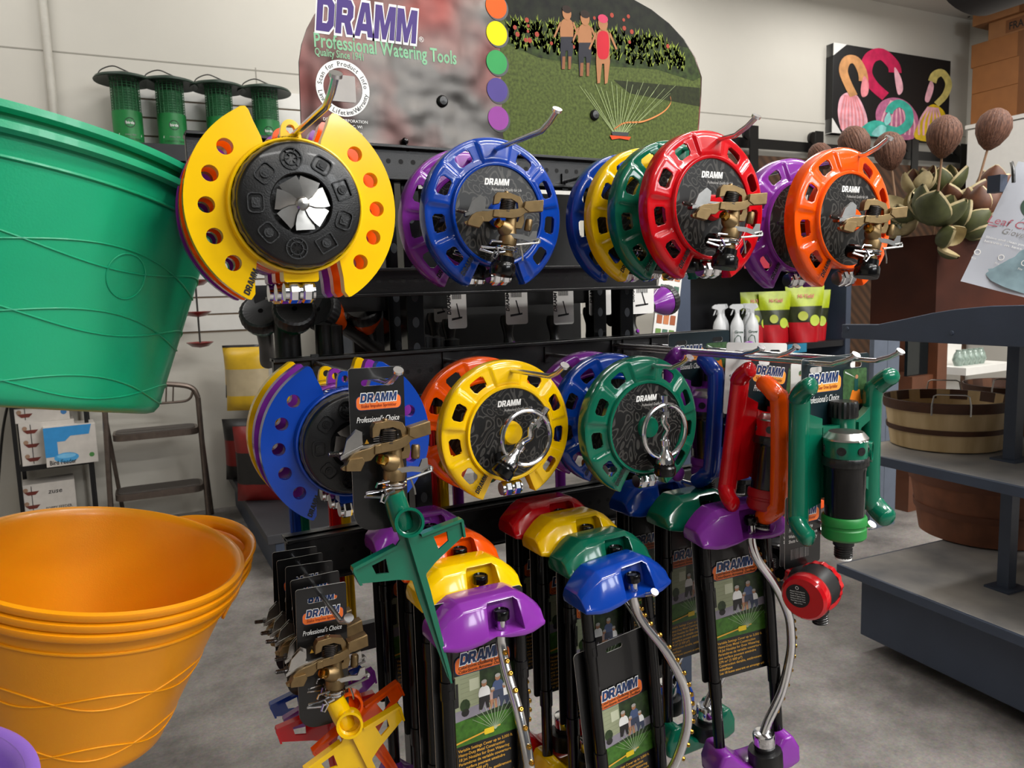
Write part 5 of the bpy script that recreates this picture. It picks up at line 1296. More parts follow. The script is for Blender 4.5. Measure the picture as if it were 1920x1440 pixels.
part('board', MB().prism(loc2(out), 0, .006, 0, smi=1).mesh('board', [SIGNB, mat('sign_edge', '0c0c0c', .5)], 30), sg)
g = G(.0002)
SL = lambda x, y: (lambda p: (p[0] - ox, p[1] - oz))(S(x, y))
LAWN = mat('print_lawn', '4c5826', .55, var=.45, scale=160, spec=.15); LAWN2 = mat('print_lawn_shade', '262c12', .55, var=.4, scale=120, spec=.15); BED = mat('print_flower_bed', '2c3a14', .55, var=.8, scale=60, spec=.15); BED2 = mat('print_bright_leaves', '8a9a3a', .55, var=.4, scale=90, spec=.15); TREES = mat('print_dark_trees', '14180c', .55, var=.9, scale=40, spec=.15)
mid = SL(940, 150)[0]
inner = [(p[0] - ox - .004, p[1] - oz) for p in rightp]
topz = ztop - oz - .004
pho = [(mid, .015), (rightp[-1][0] - ox - .006, .015)] + list(reversed(inner)) + [(rx - .09 - ox, topz - .008), (rx - .2 - ox, topz), (mid, topz)]
g.poly(pho, LAWN, 1)
def clipx(pts): return [(min(max(p[0], mid), 9), min(p[1], topz)) for p in pts]
bedl = [SL(950, 82), SL(1010, 108), SL(1080, 120), SL(1150, 125), SL(1230, 130), SL(1300, 152)]
g.poly(bedl + [inner[5], inner[4], inner[3], inner[2], inner[1], inner[0], (rx - .09 - ox, topz - .008), (rx - .2 - ox, topz), (mid + .003, topz)], BED, 2)
g.poly([SL(950, 40), SL(1000, 38), SL(1080, 50), SL(1200, 70), SL(1290, 90)] + [inner[4], inner[3], inner[2], inner[1], inner[0], (rx - .09 - ox, topz - .008), (rx - .2 - ox, topz), (mid + .003, topz)], TREES, 3)
rn = random.Random(11)
for i in range(330):
    x = rn.uniform(955, 1285); y = rn.uniform(42 + (x - 950) * .10, 92 + (x - 950) * .13); c = SL(x, y)
    if x > 1180 and y < (x - 1180) * .95 + 14: continue
    if y > 0:
        for k_ in range(4): aa = rn.uniform(50, 130) * D2R; L_ = rn.uniform(.012, .026); g.poly([(c[0] - .003, c[1]), (c[0] + .003, c[1]), (c[0] + L_ * math.cos(aa), c[1] + L_ * math.sin(aa))], BED2 if (i + k_) % 3 else BED, 4)
for i in range(26):
    x = rn.uniform(960, 1285); y = rn.uniform(20, 90); c = SL(x, y)
    if x > 1180 and y < (x - 1180) * .95 + 14: continue
    g.poly(circ(c[0], c[1], rn.uniform(.003, .006), 7), mat('print_red_flower', 'a04030', .55, spec=.15), 5)
g.poly([SL(1150, 150), SL(1312, 165), SL(1312, 200), SL(1180, 175)], LAWN2, 2)
SK = mat('print_skin', 'a8744e', .55, spec=.15); SKD = mat('print_skin_shade', '8a5a3c', .55, spec=.15); SHORT = mat('print_shorts', '2c2c34', .55, spec=.15); RED = mat('print_red_suit', 'c02030', .55, spec=.15); HAIR = mat('print_dark_hair', '2a1c14', .55, spec=.15)
def kid(x, y, s, suit, hair, k=6, lean=0):   # a small printed figure, x y = feet in the photo frame
    def q(dx, dy): return SL(x + dx * s + lean * dy * -s * .01, y - dy * s)
    g.poly(smooth2([q(-11, 62), q(-13, 92), q(-6, 104), q(6, 104), q(13, 92), q(11, 62)], 3), SK, k)
    g.poly([q(-12, 68), q(12, 68), q(13, 44), q(8, 4), q(3, 2), q(2, 40), q(-2, 40), q(-6, 4), q(-11, 3), q(-13, 44)], SK if suit is RED else SHORT, k + 1)
    if suit is RED: g.poly(smooth2([q(-10, 55), q(-11, 88), q(-6, 100), q(6, 100), q(11, 88), q(10, 55), q(0, 48)], 3), RED, k + 2)
    else: g.poly([q(-9, 28), q(-3, 28), q(-4, 2), q(-10, 2)], SKD, k + 2).poly([q(3, 28), q(9, 28), q(8, 2), q(3, 2)], SKD, k + 2)
    c = q(0, 116); r = abs(SL(x + 9 * s, y)[0] - SL(x, y)[0]); g.poly(circ(c[0], c[1], r, 14, r * 1.25), SK, k + 2).poly(circ(c[0], c[1] + r * .7, r * 1.05, 12, r * .7), hair, k + 3)
    for sgn in (-1, 1): g.poly([q(sgn * 11, 96), q(sgn * 24, 66), q(sgn * 27, 68), q(sgn * 14, 99)], SK, k)
kid(1062, 132, .92, None, HAIR); kid(1096, 145, .95, None, HAIR, 7); kid(1130, 160, 1.0, RED, mat('print_pink_cap', 'c84060', .55, spec=.15), 9, .6)
base_ = SL(1160, 252)
WATR = mat('print_water', 'b8c890', .55, spec=.15)
for i in range(19):
    tx = 1085 + i * 10; ty = 150 + abs(i - 9) * 1.2 + (i % 3) * 8; e = SL(tx, ty)
    g.poly([(base_[0] + (i - 9) * .0016, base_[1]), (base_[0] + (i - 9) * .0016 + .0012, base_[1]), (e[0] + .0007, e[1]), (e[0], e[1])], WATR, 12)
g.poly([SL(1145, 247), SL(1178, 249), SL(1176, 256), SL(1147, 254)], INK, 13).poly([SL(1142, 254), SL(1182, 257), SL(1178, 263), SL(1160, 260), SL(1146, 262)], mat('print_red_orange', 'd84a20', .55, spec=.15), 12)
hose = smooth2([(1150, 243), (1170, 231), (1205, 228), (1240, 212), (1256, 194), (1255, 180)], 5, False)
for i in range(len(hose) - 1):
    a, b = SL(*hose[i]), SL(*hose[i + 1]); g.poly([(a[0], a[1] - .0018), (b[0], b[1] - .0018), (b[0], b[1] + .0018), (a[0], a[1] + .0018)], mat('print_hose', 'd88a50', .55, spec=.15), 12)
DOT = {'o': 'f0601c', 'y': 'f4e000', 'g': '3c9c58', 'v': '54488c', 'm': '94489a'}
for (x, y, c) in ((930, 12, 'o'), (931, 63, 'y'), (931, 117, 'g'), (932, 169, 'v'), (934, 222, 'm')):
    p = SL(x, y); r = .0240; g.poly(circ(p[0] + .003, p[1] - .003, r * 1.04, 36), INK, 4).poly(circ(p[0], p[1], r, 36), mat('dot_' + c, DOT[c], .55, spec=.15), 5)
a, b = SL(592, 57), SL(782, 82)
logo(g, a[0], a[1], b[0] - a[0] + .004, .062, mat('sign_purple', '42287a', .5, spec=.3), 4, WHITE, .075)
g.text('®', b[0] + .004, b[1] + .004, .01, WHITE, 2)
SGN = mat('sign_green', '8cc49c', .55, spec=.15)
p = SL(588, 88); e = SL(856, 121); g.text('Professional Watering Tools', p[0], p[1] + .001, .026, SGN, 2, 0, .018, width=e[0] - p[0])
p = SL(590, 104); e = SL(681, 110); g.text('Quality Since 1941', p[0], p[1] + .001, .0135, SGN, 2, 0, .01, width=e[0] - p[0])
c = SL(643, 166); ro, ri = .051, .037
g.poly([circ(c[0], c[1], ro, 48), circ(c[0], c[1], ri, 40)], WHITE, 3)
g.poly(rrect(c[0] - .024, c[1] - .024, c[0] + .024, c[1] + .024, .003), mat('sign_pale', 'b4b0ac', .55, spec=.15), 3)
def arc_text(s_, r, a0, a1, flip, h):
    n = len(s_)
    for i, ch in enumerate(s_):
        if ch == ' ': continue
        a = a0 + (a1 - a0) * i / (n - 1); x, z = c[0] + r * math.cos(a * D2R), c[1] + r * math.sin(a * D2R)
        g.text(ch, x, z, h, INK, 4, 0, .01, 'C', rot=a - 90 + (180 if flip else 0))
arc_text('Scan for Product Info', .040, 172, 8, False, .0085); arc_text('Limited Lifetime Warranty', .048, 192, 348, True, .0085)
for s_, x, y, h in (('DRAMM CORPORATION', 648, 229, .0056), ('MANITOWOC, WI', 648, 239, .0056), ('dramm.com', 652, 253, .0085)): p = SL(x, y); g.text(s_, p[0], p[1], h, WHITE, 2, 0, .005, 'C')
part('printed_front', g.mesh('printed_front'), sg, (0, -.0003, 0))
for (x, y) in ((829, 190), (1114, 216)):
    p = SL(x, y); part('bolt', MB().lathe([(0, 0), (.0115, 0), (.0115, .003), (.008, .007), (0, .0078)], 22, M=TOFRONT).mesh('bolt', BLACKP), sg, (p[0], -.0005, p[1]))
for (x, y) in ((757, 266), (1173, 294)):
    p = SL(x, y); part('clip', MB().lathe([(0, 0), (.006, .002), (.0068, .006), (.004, .011), (0, .012)], 16, M=TOFRONT).tube([(0, -.004, 0), (.004, -.006, -.02)], .0035, 8).mesh('clip', BLACKG), sg, (p[0], -.002, p[1]))

# ------------------------------------------------------------------ hooks and products
def hook_at(x, y, Yf, Ytip, label, up=.018):
    p = at(x, y, Yf); return hook(RACKY - Ytip - .034, label, (p.x, RACKY - .004, p.z), up=up)
hook_at(553, 252, .99, .80, 'chrome hook holding the three round wing sprinklers at the upper left', .02)
hook_at(937, 277, 1.1, .93, 'long chrome hook through the top of the upper blue ring sprinkler')
hook_at(1352, 261, .945, .875, 'chrome hook sticking out of the red ring sprinkler')
hook_at(1617, 291, .89, .845, 'chrome hook at the far right through the orange ring sprinkler')
hook_at(708, 712, 1.05, .965, 'chrome hook passing through the slot of the hanging stake sprinkler card')
hook_at(962, 695, 1.13, .97, 'chrome hook through the lower yellow ring sprinkler')
hook_at(1228, 686, 1.05, .965, 'chrome hook through the lower green ring sprinkler')
hook_at(604, 1118, 1.18, 1.03, 'steel hook holding the stack of stake sprinkler cards at the lower left', .02)

GT = 'turret sprinklers in stacks of three'
def stack(x, y, Y, items, fn):
    p = at(x, y, Y)
    for args in items: fn(p, *args)
def put_t(p, color, dY, label): turret(color, label, (p.x, p.y + dY, p.z), group=GT)
stack(553, 389, .985, (('yellow', 0, 'yellow two-winged turret sprinkler with black dial at the upper left, front of its stack'), ('orange', .052, 'orange two-winged turret sprinkler hidden directly behind the big yellow one'), ('purple', .104, 'purple two-winged turret sprinkler at the back of the upper left stack')), put_t)
stack(653, 826, 1.125, (('blue', 0, 'blue two-winged turret sprinkler at the lower left, behind the hanging brass stake head'), ('purple', .055, 'purple two-winged turret sprinkler between the blue and the yellow one, lower left'), ('yellow', .11, 'yellow two-winged turret sprinkler at the back of the lower left stack')), put_t)
GR = 'ring sprinklers hung on hooks in stacks'
def put_i(p, color, dY, label): ring_sprinkler(color, label, 'impulse', (p.x, p.y + dY, p.z), group=GR)
def put_w(p, color, dY, label, tilt): ring_sprinkler(color, label, 'whirl', (p.x, p.y + dY, p.z), group=GR, tilt=tilt)
stack(929, 404, 1.12, (('blue', 0, 'blue ring sprinkler with brass impulse head in the upper row, left of the middle'), ('purple', .1, 'purple ring sprinkler just behind the upper blue one, showing at its left')), put_i)
stack(1327, 391, .955, (('red', 0, 'bright red ring sprinkler with brass impulse head in the upper row'), ('green', .085, 'dark green ring sprinkler right behind the red one'), ('yellow', .155, 'yellow ring sprinkler between the dark green one and the navy blue one'), ('blue', .215, 'blue ring sprinkler at the back of the red stack, right of the upper blue one')), put_i)
stack(1584, 414, .90, (('orange', 0, 'orange ring sprinkler with brass impulse head at the right end of the upper row'), ('purple', .11, 'purple ring sprinkler showing between the red and the orange one')), put_i)
stack(952, 810, 1.14, (('yellow', 0, 'yellow ring sprinkler with tilted chrome whirling ring in the lower row', (0, 42, 0)), ('orange', .1, 'orange ring sprinkler behind the lower yellow one, showing at its upper left', (0, 20, 0))), put_w)
stack(1206, 799, 1.06, (('green', 0, 'green ring sprinkler with upright chrome whirling ring in the lower row', (0, 0, 0)), ('blue', .095, 'blue ring sprinkler directly behind the lower green one', (0, 10, 0)), ('purple', .165, 'purple ring sprinkler at the back behind the lower blue and green ones', (0, 10, 0))), put_w)

# stake sprinklers
p = at(706, 716, 1.035)
stake_sprinkler('green', 'green stake sprinkler with brass head on a black card before the blue turret sprinkler', p, (0, 1, 0), 15, (0, 4, 0))
p = at(607, 1121, 1.185); GS = 'stake sprinklers on black cards at the lower left'
for i, (c, lb) in enumerate((('yellow', 'yellow stake sprinkler with brass head, front of the carded stack at the lower left'), ('orange', 'orange stake sprinkler second in the carded stack, its wing raised to the right'), ('red', 'red stake sprinkler in the middle of the carded stack, wing pointing left'), ('purple', 'purple stake sprinkler fourth in the carded stack, mostly hidden'), ('blue', 'blue stake sprinkler at the back of the carded stack at the lower left'))):
    stake_sprinkler(c, lb, (p.x + (-.004, 0, .002, -.002, 0)[i], p.y + .052 * i, p.z + (0, .0, .004, .002, 0)[i]), (0, (2, -1, 3, 0, 2)[i], 0), (22, 26, 8, 16, 12)[i], (0, 4, 0), GS)

# oscillating sprinklers
GO = 'oscillating sprinklers hanging in three columns'
def osc(color, x, y, Y, label, swing=0, card=True, dz=0, rot=(0, 0, 0), crot=(0, 0, 0)):
    q = at(x, y, Y)
    o = osc_sprinkler(color, label, (0, 0, 0), rot, swing, card, dz, GO, crot)
    M_ = o.rotation_euler.to_matrix(); o.location = Vector((q.x, q.y, q.z)) - M_ @ Vector((0, 0, OSC_H - .033)); return o
osc('purple', 905, 1148, 1.04, 'purple oscillating sprinkler at the front of the left column, chrome tube facing forward', 2, dz=.03)
osc('yellow', 868, 1083, 1.13, 'yellow oscillating sprinkler just behind the front purple one', 88)
osc('orange', 832, 1033, 1.21, 'orange oscillating sprinkler third in the left column', 88)
osc('purple', 780, 990, 1.31, 'purple oscillating sprinkler at the back of the left column, by the green stake', 88)
osc('blue', 1153, 1082, 1.05, 'blue oscillating sprinkler at the front of the middle column with its card slid down', 52, dz=-.115, rot=(0, -5, 0), crot=(0, -1, 0))
osc('green', 1122, 1030, 1.13, 'green oscillating sprinkler behind the blue one in the middle column', 84)
osc('yellow', 1070, 991, 1.21, 'yellow oscillating sprinkler in the middle column between the green and the red', 88)
osc('red', 1022, 962, 1.29, 'red oscillating sprinkler at the back of the middle column', 88)
osc('purple', 1376, 974, 1.03, 'purple oscillating sprinkler at the front of the right column, chrome tube swung right', 94, dz=.012, rot=(0, -4.5, -12))
osc('green', 1296, 948, 1.16, 'green oscillating sprinkler behind the purple one in the right column', 85)
osc('blue', 1222, 925, 1.28, 'blue oscillating sprinkler at the back of the right column', 88)
for (x, y, Y, T_, lb) in ((1180, 1104, 1.05, .985, 'hook with a bright tip showing under the blue oscillating sprinkler cap'), (1402, 992, 1.05, .985, 'long double hook pointing right under the purple cap of the right column')):
    hook_at(x, y, Y, T_, lb, .016)

# gear drive sprinklers
GG = 'gear drive sprinklers on sled bases'
p = at(1568, 848, .86)
for (c, dx, dY, dz, ry, wh, lid, lb) in (('green', 0, 0, 0, 0, False, 'FLAT', 'green sled sprinkler with black barrel and dark teal card, foremost at the right end'), ('orange', .065, .10, -.014, 0, True, 'MIST', 'orange sled sprinkler behind the green one, its runner showing at the left'), ('red', .028, .178, -.004, 9, False, 'LARGE', 'dark red sled sprinkler tilted to the left of the orange runner'), ('blue', .08, .285, .008, -4, True, 'FLAT', 'blue sled sprinkler behind the red one, next to the green ring sprinkler'), ('purple', .035, .36, .03, 0, False, 'FLAT', 'purple sled sprinkler at the very back, its black card beside the green ring sprinkler')):
    gear_sprinkler(c, lb, (p.x + dx, p.y + dY, p.z + dz), (0, ry, 180 if wh else 0), GG, lid, wh, {'red': .035, 'green': .018}.get(c, 0))
ph = at(1535, 683, .86)
for x, y, lb in ((1530, 681, 'left chrome hook through the dark teal sprinkler card'), (1612, 674, 'right chrome hook through the dark teal sprinkler card')):
    hook_at(x, y, .86, .79, lb, .016)
for x, y, Y, Tt, lb in ((1370, 662, 1.05, .98, 'chrome hook over the white sprinkler card left of the red runner'), (1447, 668, .98, .93, 'chrome hook over the black card behind the orange runner')):
    hook_at(x, y, Y, Tt, lb, .012)

# water timers
pt = at(1530, 1100, .87)
timer('round red water timer hanging lowest at the right end of the rack', pt, drot=(4, -4, -72))
timer('red water timer behind the first one, mostly covered by its black card', (pt.x + .105, pt.y + .105, pt.z - .05), drot=(0, 0, -20))
pt2 = at(1462, 1042, 1.12)
timer('dark water timer half hidden between the purple cap and the front red timer', (pt2.x, pt2.y, pt2.z), drot=(0, 0, -60), dark=True)
hook_at(1562, 986, .87, .80, 'chrome hook of the red water timer pointing out over the floor', .02); hook_at(1458, 985, 1.0, .9, 'chrome hook of the water timer next to the purple cap', .016)

# nozzles, cards and wands behind
def nz(x, y, Y, color, label, rot): nozzle(color, label, at(x, y, Y), rot)
nz(551, 592, 1.50, 'green', 'black faced hose nozzle with green bowl in front at the left, between the rails', (56, -10, 0))
nz(491, 596, 1.58, 'green', 'second black faced hose nozzle at the far left edge of the rack', (54, -20, 0))
nz(612, 590, 1.58, 'orange', 'orange hose nozzle lying on its side between the two rails', (30, -58, 0))
nz(683, 590, 1.62, 'orange', 'orange hose nozzle with its black face turned up, beside the left post', (40, -25, 0))
o = nozzle('purple', 'purple hose nozzle with black ribbed collar by the plant picture chart', at(1243, 565, 1.62), (0, 78, 10))
HWH = CARDW
def vcard(x0, x1, yb, Y, label, dark=False):
    a, b = at(x0, 545, Y), at(x1, yb, Y); w = b.x - a.x
    t = thing('hose_tool', label, 'hose tool', (a.x + w / 2, Y, b.z), group='hose tools on white cards hanging behind the middle rails')
    zt_ = R2B + .04 - b.z
    c = part('hang_card', MB().prism(rrect(-w / 2, 0, w / 2, zt_, .006), -.0004, .0004).mesh('hang_card', HWH), t)
    g = G()
    for i in range(10): g.poly([(-w * .25 + i * w * .05, zt_ - .05), (-w * .225 + i * w * .05, zt_ - .05), (-w * .225 + i * w * .05, zt_ - .03), (-w * .25 + i * w * .05, zt_ - .03)], INK, 1)
    g.poly([(-w * .3, .018), (w * .25, .022), (w * .25, .026), (-w * .3, .023)], INK, 1).poly([(w * .1, .022), (w * .16, .022), (w * .0, .055), (-w * .05, .055)], INK, 1)
    g.text('DRAMM', -w * .34, .03, .009, INK, 1, .2, .03, rot=90)
    part('card_print', g.mesh('card_print'), c, (0, -.0006, 0))
    m = MB().tube(smooth_path([(0, .05, .02), (0, .045, -.03), (.004, .04, -.08), (.01, .05, -.15)], 5), [.014 + .003 * math.sin(i) for i in range(16)], 14); part('handle', m.mesh('handle', BLACKP), t)
    m = MB()
    for z in (-.045, -.062): m.lathe([(0, 0), (.0048, 0), (.004, .003), (0, .0035)], 12, M=T(.004, .026, z) @ TOFRONT)
    part('purple_button', m.mesh('purple_button', gloss('purple')), t)
    return t
vcard(838, 876, 615, 1.52, 'black handled hose tool on a white card right of the left post'); vcard(812, 842, 603, 1.60, 'hose tool on a narrow white card, half behind the left post')
vcard(947, 990, 607, 1.52, 'black handled hose tool on a white card under the upper blue sprinkler'); vcard(1037, 1076, 607, 1.52, 'black handled hose tool on a white card left of the right hand posts')
vcard(1104, 1146, 590, 1.56, 'hose tool on a white card between the two right hand posts'); vcard(1182, 1226, 587, 1.54, 'hose tool on a white card next to the purple nozzle')
for i, (x, c, lb) in enumerate(((553, 'blue', 'blue watering wand tube below the lower blue turret sprinkler, leftmost'), (567, 'green', 'green watering wand tube beside the leftmost blue one'), (627, 'red', 'red watering wand tube under the lower blue turret sprinkler'), (645, 'yellow', 'yellow watering wand tube right of the red one under the blue turret sprinkler'), (811, 'red', 'red watering wand tube between the blue turret and the lower yellow ring sprinkler'), (832, 'yellow', 'yellow watering wand tube close behind the lower yellow ring sprinkler'), (860, 'purple', 'purple watering wand tube behind the lower yellow ring sprinkler'), (1052, 'purple', 'purple watering wand tube between the lower yellow and green ring sprinklers'))):
    p = at(x, 950, 1.53); wand(c, lb, (p.x, p.y, p.z - .25), .5)

# ================================================================== right: grey fixture with baskets, planter, pods
FO = Vector((2.505, 1.965, 0)); E1 = Vector((-.0804, -.9968, 0)); E2 = Vector((.9968, -.0804, 0))
fang = math.atan2(E2.y, E2.x) / D2R
fx_ = thing('gondola_fixture', 'dark blue grey metal store fixture with bare shelves and arched header at the right', 'store fixture', FO, (0, 0, fang))
# in its own frame: x = into the shelf, -y = along the face towards the viewer
SHM = bpy.data.materials.new('worn_shelf_top'); SHM.use_nodes = True
def build_shelf():
    nt = SHM.node_tree; b = nt.nodes['Principled BSDF']; tc = nt.nodes.new('ShaderNodeTexCoord'); n = nt.nodes.new('ShaderNodeTexNoise'); n.inputs['Scale'].default_value = 3; n.inputs['Detail'].default_value = 8
    nt.links.new(tc.outputs['Object'], n.inputs['Vector']); r = nt.nodes.new('ShaderNodeValToRGB'); e = r.color_ramp.elements; e[0].position = .35; e[0].color = lin('68686a') + (1,); e[1].position = .65; e[1].color = lin('a09a92') + (1,)
    nt.links.new(n.outputs['Fac'], r.inputs['Fac']); nt.links.new(r.outputs['Color'], b.inputs['Base Color']); b.inputs['Roughness'].default_value = .55
build_shelf()
FL, FD = 1.9, .95
for zt_, th, nm in ((.335, .035, 'shelf_board'), (.81, .035, 'shelf_board'), (1.264, .02, 'shelf_board')):
    m = MB().box((FD / 2, -FL / 2, zt_ - th / 2), (FD, FL, th), 1); m.box((FD / 2, -FL / 2, zt_ - .001), (FD - .02, FL - .02, .004), 0)
    part(nm, m.mesh(nm, [SHM, GREYPAINT]), fx_, bevel=.002)
part('base_box', MB().box((.06 + (FD - .12) / 2, -FL / 2 + .02, .185), (FD - .12, FL - .18, .26)).mesh('base_box', GREYPAINT), fx_, bevel=.003)
def flocal(w): d = w - FO; return (d.dot(E2), -d.dot(E1), d.z)
def onface(x, y): return onplane(x, y, FO, E2)
hd = [(lambda q: (q[1], q[2]))(flocal(onface(x, y))) for x, y in ((1583, 608), (1650, 608), (1700, 598), (1750, 587), (1800, 579), (1860, 573.5), (1920, 572))]
hb = [(lambda q: (q[1], q[2]))(flocal(onface(x, y))) for x, y in ((1583, 634), (1920, 656))]
slope = (hb[1][1] - hb[0][1]) / (hb[1][0] - hb[0][0])
hd += [(-1.25, hd[-1][1] - .004), (-1.6, hd[-2][1] - .03), (-FL, hb[0][1] + .03)]
lp = hd + [(-FL, hb[0][1]), hb[0]]
m = MB().prism(lp, -.012, .012, 0, M=Matrix(((0, 1, 0, 0), (1, 0, 0, 0), (0, 0, 1, 0), (0, 0, 0, 1))))
me = m.mesh('header_board', GREYPAINT); bm = bmesh.new(); bm.from_mesh(me); bmesh.ops.recalc_face_normals(bm, faces=bm.faces); bm.to_mesh(me); bm.free()
part('header_board', me, fx_, bevel=.002)
for (x, y) in ((1593, 616), (1789, 624)):
    q = flocal(onface(x, y)); part('screw', MB().lathe([(0, 0), (.008, 0), (.007, .003), (0, .004)], 12, M=R(-90, 'Y')).mesh('screw', GREYPAINT), fx_, (q[0] - .012, q[1], q[2]))
pp = flocal(atz(1886, 1103, .335)); 
part('post', MB().box((pp[0], pp[1], .79), (.042, .042, .91)).box((pp[0], pp[1], .340), (.11, .09, .008)).box((pp[0], pp[1], .814), (.11, .09, .008)).mesh('post', GREYPAINT), fx_)
part('post', MB().box((FD - .05, -FL + .3, .77), (.042, .042, .89)).mesh('post', GREYPAINT), fx_)
part('caster', MB().lathe([(0, -.015), (.026, -.015), (.028, 0), (.026, .015), (0, .015)], 18, M=T(.2, -.3, .028) @ R(90, 'Y')).mesh('caster', BLACKP), fx_); part('caster', MB().lathe([(0, -.015), (.026, -.015), (.028, 0), (.026, .015), (0, .015)], 18, M=T(.2, -1.6, .028) @ R(90, 'Y')).mesh('caster', BLACKP), fx_)
# baskets
STAVE = bpy.data.materials.new('basket_staves'); STAVE.use_nodes = True
def build_stave():
    nt = STAVE.node_tree; b = nt.nodes['Principled BSDF']; tc = nt.nodes.new('ShaderNodeTexCoord'); mp = nt.nodes.new('ShaderNodeMapping'); mp.inputs['Scale'].default_value = (1, 1, .06)
    n = nt.nodes.new('ShaderNodeTexNoise'); n.inputs['Scale'].default_value = 14; n.inputs['Detail'].default_value = 4; nt.links.new(tc.outputs['Object'], mp.inputs['Vector']); nt.links.new(mp.outputs['Vector'], n.inputs['Vector'])
    r = nt.nodes.new('ShaderNodeValToRGB'); e = r.color_ramp.elements; e[0].position = .3; e[0].color = lin('b09466') + (1,); e[1].position = .7; e[1].color = lin('dcc296') + (1,)
    nt.links.new(n.outputs['Fac'], r.inputs['Fac']); nt.links.new(r.outputs['Color'], b.inputs['Base Color']); b.inputs['Roughness'].default_value = .65
build_stave()
HOOP = mat('basket_hoop', '4a2a16', .6, var=.2, scale=20)
def basket(name_lbl, rt, rb, h, loc, mats, handles=((200,), (340,)), rot=0):
    t = thing('bushel_basket', name_lbl, 'basket', loc, (0, 0, rot), 'round wooden baskets on the grey fixture')
    n = 96; rr = lambda z: rb + (rt - rb) * z / h
    m = MB(); rn = random.Random(5); lap = [0.0022 * ((i // 4) % 2) for i in range(n)]
    for s, zz in ((0, 0), (0, 0)): pass
    vs = []; fs = []
    zl = [.006, h * .2, h * .5, h * .8, h]
    for ins in (0, 1):
        for z in zl:
            for i in range(n): a = 2 * PI * i / n; r_ = rr(z) + lap[i] - .005 * ins; vs.append((r_ * math.cos(a), r_ * math.sin(a), z))
    K = len(zl)
    for k in range(K - 1):
        for i in range(n):
            q = (i + 1) % n; a = k * n
            fs.append((a + i, a + q, a + n + q, a + n + i)); o = K * n; fs.append((o + a + i, o + a + n + i, o + a + n + q, o + a + q))
    for i in range(n): q = (i + 1) % n; fs.append(((K - 1) * n + i, (K - 1) * n + q, (2 * K - 1) * n + q, (2 * K - 1) * n + i))
    m.add(vs, fs); m.lathe([(0, .004), (rb, .004), (rb, .012), (0, .012)], 48); part('staves', m.mesh('staves', mats[0], 25), t)
    def band(z0, z1, out, nm, inn=0):
        mm = MB(); mm.lathe([(rr(z0) + out - .003, z0), (rr(z0) + out, z0), (rr(z1) + out, z1), (rr(z1) + out - .004 - inn, z1), (rr(z0) + out - .004 - inn, z0)], 72)
        mm.f = [f for f in mm.f if len(f) == 4]; mm.m = [0] * len(mm.f); part(nm, mm.mesh(nm, mats[1]), t)
    band(h * .80, h * 1.0, .0075, 'rim_hoop', .008); band(h * .36, h * .46, .006, 'middle_hoop')
    for (a,) in handles:
        for_ = []
        ca, sa = math.cos(a * D2R), math.sin(a * D2R); tx, ty = -sa, ca; r_ = rt + .012
        pts = [(ca * r_ + tx * u, sa * r_ + ty * u, z) for u, z in ((-.062, h * .78), (-.062, h * .98), (-.056, h * 1.16), (-.045, h * 1.19), (.045, h * 1.19), (.056, h * 1.16), (.062, h * .98), (.062, h * .78))]
        part('wire_handle', MB().tube(pts, .0028, 8).mesh('wire_handle', STEEL), t)
    return t
bc = atz(1772, 850, .812); d_ = Vector((bc.x, bc.y, 0)).normalized()
basket('pale wooden basket with dark hoops standing on the middle shelf of the grey fixture', .222, .195, .19, (bc.x + d_.x * .19, bc.y + d_.y * .19, .8115), (STAVE, HOOP), ((215,), (35,)))
bc2 = Vector((bc.x + d_.x * .19, bc.y + d_.y * .19, 0)) + Vector((d_.y, -d_.x, 0)) * .26 + d_ * .42
pb2 = Vector((FO.x, FO.y, 0)) + E2 * .72 + E1 * .34
basket('darker basket on the middle shelf behind the pale one, mostly hidden by the dark post', .2, .17, .2, (bc2.x, bc2.y, .8115), (mat('basket_brown', '6a4228', .65, var=.2, scale=15), HOOP), ((200,),))
bc3 = atz(1845, 1030, .337); d3 = Vector((bc3.x, bc3.y, 0)).normalized()
basket('large brown basket on the bottom shelf of the grey fixture', .31, .26, .3, (bc3.x + d3.x * .262, bc3.y + d3.y * .262, .3375), (mat('basket_reddish', '7c4a30', .65, var=.25, scale=12), mat('basket_reddish_hoop', '6a3c26', .6)), ())

# planter and dried pods
CORT = mat('planter_rust', '3a190d', .65, var=.35, scale=4, bump=.1, bscale=60, spec=.2)
dkz = 1.2655
A, B, C = atd(1634, 500, 3.05), atd(1757, 500, 2.82), atd(1945, 500, 3.0)
A.z = B.z = C.z = 0; D_ = A + C - B; pt_z = atd(1757, 440, 2.82).z
cen = (A + C) / 2
pl = thing('planter_box', 'rust brown square planter filled with dried pods, standing on the grey fixture', 'planter', (cen.x, cen.y, dkz))
m = MB()
def ins(p, k=.03): return cen + (p - cen) * (1 - k)
quad = [A, D_, C, B]
for i in range(4):
    p, q = quad[i], quad[(i + 1) % 4]; pi_, qi = ins(p), ins(q)
    m.hexa([Vector((v.x, v.y, z)) for z in (dkz, pt_z) for v in (p, q, qi, pi_)])
fl = [ins(v) for v in quad]; m.hexa([Vector((v.x, v.y, z)) for z in (dkz, pt_z - .05) for v in fl], 0)
L = pl.location; m.v = [(v[0] - L.x, v[1] - L.y, v[2] - L.z) for v in m.v]
me = m.mesh('box_body', CORT); bm = bmesh.new(); bm.from_mesh(me); bmesh.ops.recalc_face_normals(bm, faces=bm.faces); bm.to_mesh(me); bm.free(); part('box_body', me, pl)
PODM = bpy.data.materials.new('dry_pod'); PODM.use_nodes = True
